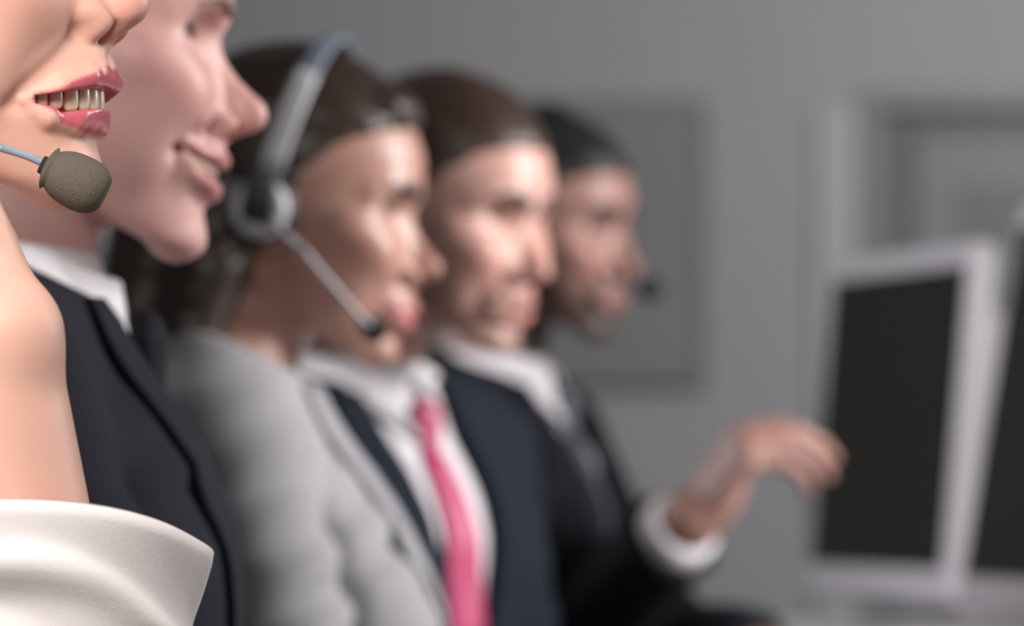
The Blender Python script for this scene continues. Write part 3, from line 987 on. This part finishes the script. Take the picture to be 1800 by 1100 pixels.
    def lower(self, mat):
        H, o = self.H, self.o
        ops = [('u', ell((-.07, 0, H - .68), (.135, .18, .11)), 0)] + self.legs([(m, f, .03) for m, f, k in leg_ops(H, .014)]) + [('i', func(lambda P: (P[:, 2] - (H - .60)).astype(F)), .004), ('i', func(lambda P: (.085 - P[:, 2]).astype(F)), .003)]
        P, Q = mesh_field(ops, axis(-.25, (.52, .014)), axis(-.30, (.46, .014)), axis(.05, (H - .56, .014)), 1)
        link_mesh('trousers', P, Q, mat, o)
        for sd in (-1, 1):
            f = [('u', chain([(.345, sd * .115, .055), (.42, sd * .12, .05), (.53, sd * .128, .04)], [.050, .046, .038]), 0), ('i', func(lambda P: -P[:, 2]), .004)]
            P, Q = mesh_field(f, axis(.26, (.60, .01)), axis(sd * .12 - .07, (sd * .12 + .07, .01)), axis(-.02, (.13, .008)), 1)
            a = math.radians(self.p.get('leg_yaw', 0)); q = P.copy(); q[:, 0] = (P[:, 0] + .07) * math.cos(a) - P[:, 1] * math.sin(a) - .07; q[:, 1] = (P[:, 0] + .07) * math.sin(a) + P[:, 1] * math.cos(a)
            link_mesh('shoe', q, Q, M['shoe'], o)
# ------------------------------------------------------------------ the room
def solid(name, c, h, mat, r=0.0, kind=None, parent=None):
    v, f = rbox(c, h, r)
    o = link_mesh(name, v, f, M[mat], parent, smooth=False)
    if kind: o['kind'] = kind
    return o
YW = 13.0
solid('floor', (0, 5.5, -.05), (5, 7.6, .05), 'floor_carpet', kind='structure')
# back wall with a doorway cut through it
door_x0, door_x1, door_top = at(1512, 0, FPX / YW)[0], at(2110, 0, FPX / YW)[0], at(0, 158, FPX / YW)[2]
wall = []
for x0, x1, z0, z1 in ((-5, door_x0, 0, 3.4), (door_x1, 5, 0, 3.4), (door_x0, door_x1, door_top, 3.4)):
    wall.append(rbox(((x0 + x1) / 2, YW + .1, (z0 + z1) / 2), ((x1 - x0) / 2, .1, (z1 - z0) / 2), 0))
v, f = join(*wall); o = link_mesh('wall_back', v, f, M['wall_paint'], smooth=False); o['kind'] = 'structure'
solid('baseboard_back', (-1.6, YW - .008, .05), (abs(-5 - door_x0) / 2 - .3, .008, .05), 'trim_bright_band', .003, 'structure')
# door: frame, leaf with a raised border, sign, handle
d = solid('door_1', ((door_x0 + door_x1) / 2 + .045, YW + .10, (door_top - .115) / 2), ((door_x1 - door_x0) / 2 - .12, .02, (door_top - .115) / 2), 'door_grey', .003, 'structure')
cx = (door_x0 + door_x1) / 2
def surround(x0, x1, zt, w, y0, y1, r):
    ym, yh = (y0 + y1) / 2, (y1 - y0) / 2
    return join(rbox((x0 + w / 2, ym, zt / 2), (w / 2, yh, zt / 2), r), rbox((x1 - w / 2, ym, zt / 2), (w / 2, yh, zt / 2), r),
                rbox(((x0 + x1) / 2, ym, zt - w / 2), ((x1 - x0) / 2 - w, yh, w / 2), r))
v, f = surround(door_x0, door_x1, door_top, .058, YW - .012, YW + .14, .004); link_mesh('door_frame', v, f, M['frame_grey'], d, smooth=False)
v, f = surround(door_x0 + .058, door_x1 - .058, door_top - .058, .062, YW + .06, YW + .14, .003); link_mesh('door_recess_shade', v, f, M['recess_shade_grey'], d, smooth=False)  # inner surround coloured dark to give the shadow band of the door recess
sx0, sx1 = at(1692, 0, FPX / YW)[0], at(1860, 0, FPX / YW)[0]; sz0, sz1 = at(0, 425, FPX / YW)[2], at(0, 325, FPX / YW)[2]
solid('door_pane', ((sx0 + sx1) / 2, YW + .078, (sz0 + sz1) / 2), ((sx1 - sx0) / 2, .004, (sz1 - sz0) / 2), 'sign_dark', .002, parent=d)
v, f = tube([(door_x1 - .22, YW + .08, 1.0), (door_x1 - .22, YW + .03, 1.0), (door_x1 - .24, YW + .025, 1.0), (door_x1 - .34, YW + .025, 1.0)], .009, 10)
link_mesh('door_handle', v, f, M['metal_grey'], d)
# added strip whose pale colour stands in for a lit band of wall
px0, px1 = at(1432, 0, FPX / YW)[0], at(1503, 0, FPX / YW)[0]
solid('bright_band_1', ((px0 + px1) / 2, YW - .012, at(0, 190, FPX / YW)[2] / 2), ((px1 - px0) / 2, .012, at(0, 190, FPX / YW)[2] / 2), 'trim_bright_band', .004, 'structure')
# grey notice board
bx0, bx1 = at(800, 0, FPX / YW)[0], at(1236, 0, FPX / YW)[0]; bz0, bz1 = at(0, 668, FPX / YW)[2], at(0, 182, FPX / YW)[2]
b = solid('notice_board', ((bx0 + bx1) / 2, YW - .022, (bz0 + bz1) / 2), ((bx1 - bx0) / 2, .02, (bz1 - bz0) / 2), 'panel_grey', .004)
tag(b, 'plain dark grey board on the back wall behind the heads of the row', 'board')
fr = []
for c, h in ((((bx0 + bx1) / 2, bz1), ((bx1 - bx0) / 2 + .012, .012)), (((bx0 + bx1) / 2, bz0), ((bx1 - bx0) / 2 + .012, .012)), ((bx0, (bz0 + bz1) / 2), (.012, (bz1 - bz0) / 2 - .012)), ((bx1, (bz0 + bz1) / 2), (.012, (bz1 - bz0) / 2 - .012))):
    fr.append(rbox((c[0], YW - .026, c[1]), (h[0], .026, h[1]), .003))
v, f = join(*fr); link_mesh('board_frame', v, f, M['panel_grey'], b, smooth=False)

# ------------------------------------------------------------------ people
def grid_head(H_fine=.0026, z_low=.009):
    def g(P):
        hx = P.hc.x; H = P.H
        return (axis(-.24, (hx - .10, .012), (hx + .04, .0045), (hx + .135, .0025), (.46, .006), (.60, .014)),
                axis(-.36, (-.10, .0065), (.10, .0032), (.36, .0065)),
                axis(-.03, (H - .62, .016), (H - .24, .008), (H - .14, .004), (H + .135, .0026)))
    return g

W = {}
# --- first seat: woman in a white shirt, hand raised to her ear
p = dict(sex='f', scale=1.0, yaw=0, u_sink=3.8, l_sink=3.0, chin=-2, head=(-13, -2, 0), tip=(253, 9, 4000), nose_drop=-5, nose=.97, gap=9.5, mouth=35.5, smile=-3, mz=-80, jaw=8, lip=.85, brow=.7, fold=1.0, teeth='each',
         skin=M['skin_tan'], brow_mat=M['hair_dark_brown'], hair=M['hair_dark_brown'], hair_h=7,
         hair_more=[('u', ell((-112, 0, 20), (30, 32, 34)), 14)],
         label='smiling woman with rolled white cuff and raised forearm, nearest in the row')
def grid_first(P):
    H = P.H
    return (axis(-.24, (-.10, .010), (.045, .0032), (.118, .0011), (.135, .003), (.46, .008), (.60, .014)),
            axis(-.36, (-.17, .008), (-.062, .0030), (.015, .0012), (.10, .0035), (.36, .008)),
            axis(-.03, (H - .62, .016), (H - .34, .006), (H - .13, .0032), (H - .04, .0012), (H + .135, .004)))
p['grid'] = grid_first
w1 = Person(p); W['w1'] = w1
E = w1.local(at(78, 1545, 4250)); Wr = w1.local(at(-24, 600, 4290))
p['right'] = dict(E=E, W=Wr, hx=(-.42, .12, .90), hz=(0, -1, .25), fr=(.052, .046, .031), hs=1.0,
                  hand=dict(curl=(8, 10, 12, 14), bend=(14, 16, 18, 20), spread=(9, 2, -5, -13)),
                  extra=[('u', ell(Wr + np.array((.012, -.006, .002)), (.015, .016, .017)), .016)])
p['left'] = dict(E=np.array((.07, .17, w1.H - .48)), W=np.array((.28, .06, w1.H - .42)))
w1.build()
def first_teeth(P):
    U = np.array(P.p['U']); Lp = np.array(P.p['L'])
    ay = np.array([0, 7, 14, 21, 27, 31.0]); axx = np.array([96.0, 95.3, 92.2, 86.0, 78.3, 71.3])
    fy = np.linspace(0, 31, 200); C = spline(np.stack([ay, axx], 1), 200); fy = C[:, 0]; fx = C[:, 1]
    arc = np.concatenate([[0], np.cumsum(np.hypot(np.diff(fx), np.diff(fy)))])
    u = 0.1
    for i, w in enumerate([8.6, 6.8, 7.8, 7.2, 7.0]):
        uc = u + w / 2; u += w
        yc = np.interp(uc, arc, fy); x = np.interp(uc, arc, fx)
        th = math.atan2(np.interp(uc + 1, arc, fx) - np.interp(uc - 1, arc, fx), np.interp(uc + 1, arc, fy) - np.interp(uc - 1, arc, fy))
        top = np.interp(yc, U[:, 1], U[:, 2]) + 1.5; bot = np.interp(yc, Lp[:, 1], Lp[:, 2]) + [4.6, 5.0, 4.0, 4.0, 3.6][i]
        ln = top - bot; zc = (top + bot) / 2
        bm = bmesh.new(); bmesh.ops.create_uvsphere(bm, u_segments=18, v_segments=12, radius=1)
        bm.verts.index_update(); Fc = [tuple(v.index for v in f.verts) for f in bm.faces]; V0 = [tuple(v.co) for v in bm.verts]; bm.free()
        sg = lambda q, e: math.copysign(abs(q) ** e, q)
        for sd in (-1, 1):
            V = []
            for a, b, c in V0:
                a, b, c = sg(a, .75), sg(b, .66), sg(c, .6)
                nar = .88 + .12 * (-c)
                px, py = a * 3.0 - 3.0 + .5 * (1 - b * b), b * w * .5 * nar * .99
                V.append((x + px * math.cos(th) + py * math.sin(th), (yc - px * math.sin(th) + py * math.cos(th)) * sd, zc + c * ln * .5))
            link_mesh('tooth', P.h2p(V), [q[::-1] if sd < 0 else q for q in Fc], M['tooth'], P.o)
    # gums and the dark of the mouth behind the teeth
    ys = np.linspace(-29, 29, 21); ga = np.interp(np.abs(ys), ay, axx)
    g = np.stack([np.stack([ga - 4.0, ys, np.interp(np.abs(ys), U[:, 1], U[:, 2]) + 4], 1), np.stack([ga - 3.8, ys, np.interp(np.abs(ys), U[:, 1], U[:, 2]) - .5], 1), np.stack([ga - 8, ys, np.interp(np.abs(ys), Lp[:, 1], Lp[:, 2]) - 2], 1)], 1)
    v, f = sheet(g, 1.5)
    link_mesh('gum', P.h2p(v), f, M['gum'], P.o)
first_teeth(w1)

def first_clothes(P):
    H, o = P.H, P.o
    S, E, Wd, a = P.arms[-1]
    ops = torso_ops(H, .012, 'f') + [('i', func(lambda Q: (Q[:, 2] - (H - .185)).astype(F)), .005), ('i', func(lambda Q: ((H - .70) - Q[:, 2]).astype(F)), .005)]
    ops.append(('s', chain([(-.05, 0, H - .05), (-.045, 0, H - .2)], [.056, .056]), .01))
    d = (Wd - E) / np.linalg.norm(Wd - E)
    T = E + (Wd - E) * .40
    ops.append(('u', chain([S, S + (E - S) * .5, E], [.062, .058, .056], .01), .03))
    fa = chain([E, T + d * .03], [.057, .056])
    ops.append(('u', func(lambda Q: np.maximum(fa(Q), (Q - T.astype(F)) @ d.astype(F)), fa.b), .02))
    ops.append(('s', chain([T - d * .04, T + d * .05], [.050, .050]), .002))
    S2, E2, W2, a2 = P.arms[1]
    d2 = (W2 - E2) / np.linalg.norm(W2 - E2); T2 = E2 + (W2 - E2) * .5; fb = chain([E2, T2 + d2 * .03], [.054, .05])
    ops.append(('u', chain([S2, S2 + (E2 - S2) * .5, E2], [.062, .058, .054], .01), .03))
    ops.append(('u', func(lambda Q: np.maximum(fb(Q), (Q - T2.astype(F)) @ d2.astype(F)), fb.b), .02))
    ops.append(('d', wobble(.003, 45, .4, zmax=H - .22), 0))
    ops.append(('d', creases(T - d * .06, d, .004, 110, .07, .5), 0))
    Pm, Q = mesh_field(ops, axis(-.22, (.36, .006)), axis(-.34, (.34, .006)), axis(H - .74, (H - .12, .006)))
    link_mesh('shirt', Pm, Q, M['cloth_cuff'], o)
    # turned-up cuff: flared band whose near rim stands highest
    C = P.local(at(40, 972, 4235))
    ax_a = np.array((.0722, 0, 0)); ax_b = np.array((0, -.062, .0215)); dn = np.array((-.10, -.05, -.98)); dn /= np.linalg.norm(dn)
    n = 96; prof = [(0, .0, .985), (0, 0, 1.0), (.004, 0, .995)] + [(q, 0, float(np.interp(q, [.004, .016, .032, .050, .064, .070], [.995, .955, .91, .875, .85, .80]))) for q in np.linspace(.007, .070, 24)]
    g = np.zeros((n, len(prof), 3))
    for i, t in enumerate(np.linspace(0, 2 * math.pi, n, endpoint=False)):
        for j, (dd, up, k) in enumerate(prof):
            ca, sa = math.cos(t), math.sin(t)
            # softly squared, uneven ring
            tt = min(t, 2 * math.pi - t)
            r = k * (1 + .05 * math.exp(-(tt / .22) ** 2) + .018 * math.sin(3 * t + .6) + .010 * math.sin(5 * t + 2) + (.012 * math.sin(7 * t + 9 * dd * 20) * min(1, dd / .03)))
            fold = .0035 * math.exp(-((dd - .040) / .010) ** 2) * math.sin(2.2 * t + 1.0) - .003 * math.exp(-((dd - .05 - .012 * math.sin(1.5 * t)) / .006) ** 2)
            fold += .0060 * math.exp(-((dd - .040 - .016 * math.cos(1.6 * t + .9)) / .0065) ** 2) * (1.0 if dd > .012 else 0)
            g[i, j] = C + (ax_a * ca + ax_b * sa) * (r + fold / .07) + dn * (dd + up * 0) * (1 + .12 * ca)
    v, f = sheet(g[::-1], .0022, True)
    c = link_mesh('rolled_cuff', v, f, M['cloth_cuff'], o)
    P.lower(M['cloth_navy'])
first_clothes(w1)

def typist(px=None):
    return dict()

# --- second seat: man in a dark suit
H2 = None
p = dict(sex='m', scale=1.0, yaw=2, sh=.028, lash=1.3, chin=-4, nose_drop=-3, head=(0, 4, 0), tip=(466, 207, 3120), nose=1.10, jaw=8, u_sink=1.5, l_sink=3, gap=7, mouth=41, smile=13, lip=.72, brow=1.0, cheek=1.05, wide=1.03, fold=1.2,
         skin=M['skin_pale'], brow_mat=M['hair_fair'], hair=M['hair_fair'], iris=M['iris_blue'], hair_h=7, grid=grid_head(), lean=(-.012, 0, 0),
         clothes=dict(jacket=M['cloth_navy'], shirt=M['cloth_white'], tie=M['tie_black'], flap=.8, point=.05, fold=.0015), seed=.3,
         label='fair man in dark suit and white collar, laughing behind the foam microphone')
m2 = Person(p); W['m2'] = m2; p['right'] = dict(E=np.array((.06, -.20, m2.H - .49)))
m2.build(); m2.suit()
# --- third seat: woman with headset and grey blazer
p = dict(sex='f', scale=1.0, yaw=5, sh=.042, head=(-8, 8, 0), brow_w=1.3, lash=1.8, tip=(772, 476, 2320), nose_drop=-6, nose=.94, gap=0, mouth=29, smile=4, lip=.9, brow=.7, cheek=1.05,
         skin=M['skin_brown'], brow_mat=M['hair_dark_brown'], hair=M['hair_long'], hair_h=6, grid=grid_head(), strands=30, strand_amp=1.2, hair_low=-95,
         hair_add=[('u', ell((66, -8, 76), (18, 34, 14)), 10)],
         hair_more=[('u', chain([(-70, -10, 20), (-88, -22, -50), (-95, -38, -130), (-100, -45, -210), (-100, -42, -262)], [52, 46, 42, 36, 18], 8), 20), ('u', chain([(-48, -50, -10), (-46, -60, -60), (-54, -62, -110), (-64, -66, -170), (-70, -66, -230)], [26, 27, 26, 24, 14], 8), 14)],
         hair_grid=lambda P: (axis(-.19, (.13, .0035)), axis(-.125, (.12, .0035)), axis(-.30, (.165, .004))),
         clothes=dict(jacket=M['cloth_grey'], shirt=M['cloth_blouse'], collar_gap=.45, point=.03, arm_k=.010, neck=.19, coll_dz=-.028, flap=.35, col_h=.012, col_r=.004, spread=.3, open_neck=.205, lapel_w=1.15, fold=.003, vlen=.50, vtop=.06), seed=1.7,
         label='dark-haired woman in light grey blazer and white blouse wearing a headset')
w3 = Person(p); W['w3'] = w3
p['right'] = dict(crease=.008, upper=.006, pit=.009, E=np.array((.005, -.195, w3.H - .47)), W=np.array((.25, -.13, w3.H - .44)))
p['left'] = dict(E=np.array((.05, .15, w3.H - .48)))
w3.build(); w3.suit()
# --- fourth seat: man with pink tie
p = dict(sex='m', scale=1.0, yaw=-36, head=(-34, 11, 0), sh=.018, brow_w=1.5, lash=1.5, tip=(962, 480, 2030), nose_drop=-4, nose=1.04, u_sink=.8, gap=6, mouth=33, smile=5, lip=.8, brow=1.05, cheek=1.1, fold=1.3,
         skin=M['skin_rosy'], brow_mat=M['hair_dark_brown'], hair=M['hair_brown'], hairline=([-110, -70, -45, -25, 0, 20, 38, 52, 62, 76, 130], [-60, -30, -26, -10, 22, 40, 56, 72, 89, 122, 160]), hair_h=4, lean=(.042, .02, 0), grid=grid_head(), beard=.45, strands=24, strand_amp=1.0,
         clothes=dict(jacket=M['cloth_navy_blue'], shirt=M['cloth_shirt'], tie=M['tie_pink'], vlen=.52, vtop=.068), seed=2.9,
         label='man in navy suit with bright pink tie and swept-up brown hair')
m4 = Person(p); W['m4'] = m4
p['right'] = dict(E=np.array((.06, -.17, m4.H - .49)), W=np.array((.27, -.05, m4.H - .45))); p['left'] = dict(E=np.array((-.03, .205, m4.H - .47)), W=np.array((.20, .14, m4.H - .45))); p['leg_yaw'] = 34
m4.build(); m4.suit()
# --- fifth seat: bearded man, one hand raised
p = dict(sex='m', scale=1.0, yaw=-20, head=(-31, 6, 0), sh=.012, brow_w=1.5, lash=1.4, lean=(.012, 0, 0), tip=(1121, 474, 1690), nose_drop=-4, nose=1.05, gap=0, mouth=30, smile=5, lip=.75, brow=1.1, fold=1.2,
         skin=M['skin_olive'], brow_mat=M['hair_black'], hair=M['hair_black'], hair_h=4, grid=None, beard=1.0, strands=22, strand_amp=1.0,
         hairline=([-110, -70, -45, -25, 0, 20, 34, 46, 56, 78, 130], [-60, -30, -26, -8, 16, 28, 50, 74, 92, 120, 160]),
         clothes=dict(jacket=M['cloth_black_blue'], shirt=M['cloth_shirt'], tie=M['tie_slate'], vlen=.40, vtop=.066), seed=4.1,
         label='dark-bearded man in black suit at the far end, one palm raised')
m5 = Person(p); W['m5'] = m5
def grid_last(P):
    H = P.H
    a = grid_head()(P)
    return (axis(-.24, (-.10, .012), (.04, .0045), (.135, .0026), (.46, .0045), (.60, .014)), axis(-.45, (-.10, .0045), (.10, .0034), (.36, .008)), axis(-.03, (H - .62, .016), (H - .14, .0045), (H + .135, .0028)))
p['grid'] = grid_last; p['leg_yaw'] = 18
Rw = np.array(m5.Rt.inverted(), float)
p['right'] = dict(E=m5.local(at(1040, 1085, 1740)), W=m5.local(at(1206, 920, 1790)), hs=1.06, hx=tuple(Rw @ np.array((.60, -.10, .79))), hz=tuple(Rw @ np.array((-.55, -.45, .70))),
                  hand=dict(curl=(44, 48, 52, 56), bend=(24, 25, 26, 28), spread=(2, 0, -2, -4), thumb=((20, 24, -8), (46, 34, -20), (76, 32, -30), (100, 24, -36))), sleeve=.86, cuff=.022)
p['left'] = dict(E=m5.local(at(1140, 1140, 1690)), W=m5.local(at(1350, 1160, 1730)), cuff=False)
m5.build(); m5.suit()
# ------------------------------------------------------------------ headsets
def headset(P, ear, boom, mic_r, label, boom_r=2.2, band_tilt=8, foam='foam', boom_mat='boom_grey', ring_mat='headset_silver', band_mat='headset_blue_grey', grow=10):
    """all in head millimetres; ear = cup centre on the near side, boom = points from the cup to the microphone"""
    root = bpy.data.objects.new('headset', None); COL.objects.link(root)
    Mw = Matrix.LocRotScale(P.loc, P.Rt.to_quaternion(), None)
    root.location = Mw @ Vector(P.h2p(ear)[0]); tag(root, label, 'headset')
    r0 = np.array(root.location)
    def put(name, v, f, mat, parent=None, smooth=True):
        w = np.array([Mw @ Vector(q) for q in P.h2p(v)]) - r0
        o = link_mesh(name, w, f, M[mat], parent or root, smooth); return o
    ex, ey, ez = ear; sd = -1 if ey < 0 else 1
    top = 116 + grow; Yw = abs(ey) + 2
    n = 41; pts = []
    for t in np.linspace(-.10, 1.10, n):
        a = math.pi * t
        pts.append((ex + 2 + math.tan(math.radians(band_tilt)) * max(0, math.sin(a)) * (top - ez), sd * Yw * math.cos(a) * (1 if abs(math.cos(a)) < .95 else 1), ez + (top - ez) * math.sin(a) ** .86 if math.sin(a) > 0 else ez + 60 * math.sin(a)))
    pts = [q for q in pts if q[2] > ez + 14]
    def strap(P3, wid, th):
        P3 = np.array(P3); m = len(P3); T = np.gradient(P3, axis=0); T /= np.linalg.norm(T, axis=1)[:, None]
        side = np.tile(np.array([1.0, 0, 0]), (m, 1)); side -= (side * T).sum(1)[:, None] * T; side /= np.linalg.norm(side, axis=1)[:, None]
        w = np.broadcast_to(wid, (m,))
        g = np.stack([P3 + side * (w * u)[:, None] for u in (-.5, -.3, 0, .3, .5)], 1)
        return sheet(g, th)
    k = int(len(pts) * .27)
    v, f = strap(pts[k - 2:len(pts) - k + 2], 15, 3.5); band = put('headband', v, f, band_mat)
    v, f = strap(pts[:k], 17, 4.5); put('band_slider', v, f, ring_mat)
    v, f = strap(pts[-k:], 17, 4.5); put('band_slider', v, f, ring_mat)
    for s in (1, -1):
        c = np.array((ex, ey * s, ez)); out = np.array((0, sd * s, 0.0))
        ring = []
        for (rr, dd) in ((11, 4), (17, 5), (21, 3), (22.5, -2), (21, -6)):
            ring.append([(c + out * dd + np.array((rr * math.cos(a), 0, rr * math.sin(a)))) for a in np.linspace(0, 2 * math.pi, 40, endpoint=False)])
        g = np.array(ring).transpose(1, 0, 2)
        v, f = sheet(g if s * sd > 0 else g[::-1], 2.5, True); cup = put('ear_cup', v, f, ring_mat)
        v, f = rbox(tuple(c + out * 3.5), (12.5, 2.5, 12.5), 2); put('cup_cap', v, f, 'headset_black', cup)
        v, f = rbox(tuple(c + out * 6 + np.array((1, 0, 12))), (12, 4, 17), 4, 3); put('hinge', v, f, 'headset_black', cup)
        pts2 = [(c[0] + 21 * math.cos(a), c[1] - out[1] * 8, c[2] + 21 * math.sin(a)) for a in np.linspace(0, 2 * math.pi, 33)]
        v, f = tube(pts2, 6, 10, cap=False, up=(0, 1, 0)); put('ear_pad', v, f, 'headset_black', cup)
    v, f = tube(boom, boom_r, 12, 48); put('boom', v, f, boom_mat)
    return root, put

def head_px(P, px, py, s):
    return P.p2h(P.local(at(px, py, s))[None])[0]

# first woman: boom and foam microphone beside the chin
q = [head_px(w1, *a) for a in ((-40, 244, 4150), (0, 259, 4145), (45, 273, 4140), (78, 288, 4135), (100, 300, 4135))]
rt, put = headset(w1, (-4, -96, -18), [(0, -104, -30), (12, -102, -62), tuple(q[0]), tuple(q[1]), tuple(q[2]), tuple(q[3]), tuple(q[4])], 12,
                  'blue-grey headset boom with olive foam microphone at the nearest woman\'s chin', boom_r=1.75)
c = head_px(w1, 131, 317, 4135); d = head_px(w1, 172, 337, 4135) - c; d /= np.linalg.norm(d)
n, L = 40, 28.5
zz = np.linspace(0, 1, 25)
prof_r = [9.6 * (1 - abs(2 * t - 1.06) ** 2.6 / 1.06 ** 2.6 * .96) ** .5 * (1.0 + .14 * (t - .3)) + .15 for t in zz]
prof_r = np.maximum(np.array(prof_r), .4); prof_r[0] = 3.0
prof_r[1] = max(prof_r[1], 6.5); prof_r[2] = max(prof_r[2], 8.2)
e1 = np.cross(d, (0, 1, 0)); e1 /= np.linalg.norm(e1); e2 = np.cross(d, e1)
V = []; Fc = []
for i, t in enumerate(zz):
    for k in range(n):
        a = 2 * math.pi * k / n
        V.append(c + d * (t - .5) * L + prof_r[i] * 1.18 * (e1 * math.cos(a) + e2 * math.sin(a)))
for i in range(24):
    for k in range(n):
        Fc.append((i * n + k, i * n + (k + 1) % n, (i + 1) * n + (k + 1) % n, (i + 1) * n + k))
Fc.append(tuple(range(n))[::-1]); Fc.append(tuple(24 * n + k for k in range(n)))
put('microphone_foam', V, Fc, 'foam')
b0 = c - d * L * .5
v, f = tube([b0 - d * 1.5, b0 + d * 2.5], [3.9, 4.3], 20); put('foam_collar', v, f, 'foam_dark')

# third woman: full headset in view
q = [head_px(w3, *a) for a in ((522, 428, 2530), (575, 490, 2520), (628, 552, 2510), (650, 572, 2505))]
rt, put = headset(w3, (-8, -97, -14), [(4, -104, -24)] + [tuple(k) for k in q], 8, 'silver headset with black hinge worn by the woman in grey', boom_r=2.4, boom_mat='headset_silver', band_tilt=9, grow=7)
c = head_px(w3, 656, 578, 2500)
v, f = tube([c + np.array((-9, 2, 5)), c + np.array((-5, 1, 3)), c, c + np.array((6, -1, -3)), c + np.array((9, -1, -5))], [4, 7.5, 9, 7.5, 3], 18); put('microphone_foam', v, f, 'foam_dark')
# last man: microphone in front of his mouth
q = [head_px(m5, *a) for a in ((1000, 470, 1780), (1060, 505, 1780), (1110, 512, 1775), (1136, 508, 1770))]
rt, put = headset(m5, (-8, -97, -14), [(4, -104, -24)] + [tuple(k) for k in q], 8, 'dark headset with small microphone before the far bearded man\'s mouth', boom_r=1.6, band_tilt=0, boom_mat='headset_black', band_mat='headset_black', ring_mat='headset_black', grow=6)
c = head_px(m5, 1142, 507, 1770)
v, f = tube([c + np.array((-14, 0, 0)), c + np.array((-8, 0, 0)), c, c + np.array((8, 0, 0)), c + np.array((14, 0, 0))], [4, 10, 12.5, 10, 4], 18); put('microphone_foam', v, f, 'foam_dark')

# ------------------------------------------------------------------ desk and computers
DZ = .705
d = bpy.data.objects.new('desk', None); COL.objects.link(d); d.location = (.85, 3.6, 0); tag(d, 'long white desk top running along the row under the monitors', 'desk')
x0, x1, y0, y1 = .385, 1.45, .9, 6.55
v, f = rbox(((x0 + x1) / 2 - .85, (y0 + y1) / 2 - 3.6, DZ - .0175), ((x1 - x0) / 2, (y1 - y0) / 2, .0175), .006); link_mesh('desk_top', v, f, M['desk_white'], d, smooth=False)
for xx in (x0 + .3, x1 - .06):
    for yy in (y0 + .1, 3.7, y1 - .1):
        v, f = rbox((xx - .85, yy - 3.6, (DZ - .035) / 2), (.03, .03, (DZ - .035) / 2), .005); link_mesh('leg', v, f, M['metal_grey'], d, smooth=False)

def computer(near, far, w_near_bottom, tilt, label, hgt=.466, lift=None):
    """all-in-one: near / far = floor positions (x, y) of the two lower front corners"""
    a = Vector((near[0], near[1], 0)); b = Vector((far[0], far[1], 0)); wd = (b - a).length
    u = (b - a).normalized(); nrm = Vector((0, 0, 1)).cross(u)
    if nrm.x > 0: nrm = -nrm
    root = bpy.data.objects.new('computer', None); COL.objects.link(root); mid = (a + b) / 2
    root.location = (mid.x, mid.y, DZ); tag(root, label, 'computer', 'white desk computers')
    z0 = w_near_bottom - DZ
    t = math.radians(tilt); up = Vector((0, 0, math.cos(t))) - nrm * math.sin(t); out = nrm * math.cos(t) + Vector((0, 0, math.sin(t)))
    def tr(V):   # (along width, outwards towards the sitter, up the panel)
        V = np.array(V, float)
        return V[:, :1] * np.array(u) + V[:, 1:2] * np.array(out) + V[:, 2:3] * np.array(up) + np.array((0, 0, z0))
    v, f = rbox((0, -.018, hgt / 2), (wd / 2, .018, hgt / 2), .013, 4); link_mesh('case', tr(v), f, M['plastic_white'], root)
    mb, chin = .020, .044
    v, f = rbox((0, .0006, (hgt - mb - .012 + chin) / 2), (wd / 2 - mb, .0016, (hgt - mb - .012 - chin) / 2), .001, 1); link_mesh('screen', tr(v), f, M['screen'], root, smooth=False)
    # bulging back
    nu, nv = 25, 25; g = np.zeros((nu, nv, 3))
    for i in range(nu):
        for j in range(nv):
            s, q = -1 + 2 * i / (nu - 1), -1 + 2 * j / (nv - 1)
            h = (max(0, 1 - abs(s) ** 4) * max(0, 1 - abs(q) ** 4)) ** .5
            g[i, j] = (s * (wd / 2 - .004), -.034 - .062 * h, hgt * .45 + q * hgt * .40)
    v, f = sheet(g, .002); link_mesh('back_shell', tr(v), f, M['plastic_white'], root)
    # stand: curved neck and foot
    nk = [Vector((0, 0, z0 + .16)) - nrm * .10, Vector((0, 0, z0 + .05)) - nrm * .13, Vector((0, 0, .03)) - nrm * .13, Vector((0, 0, .006)) - nrm * .05, Vector((0, 0, .006)) + nrm * .05]
    C = spline(np.array([tuple(k) for k in nk]), 24); U = np.array(u)
    g = np.stack([C + U * (k * .095) for k in (-1, -.5, 0, .5, 1)], 1)
    g[..., 2] = np.maximum(g[..., 2], .006)
    v, f = sheet(g, .005); v[:, 2] = np.maximum(v[:, 2], 0.0005); link_mesh('stand', v, f, M['plastic_white'], root)
    return root
n1 = at(1660, 1035, 1386); f1 = at(1412, 1045, 1273)
computer(n1[:2], f1[:2], .747, 5.2, 'white all-in-one computer with dark screen beside the raised hand')
f2 = at(1672, 1045, 1590); n2 = (f2[0] + .155, f2[1] - .51)
computer(n2, f2[:2], .755, 10.0, 'white all-in-one computer cut off by the right edge, dark screen leaning back')
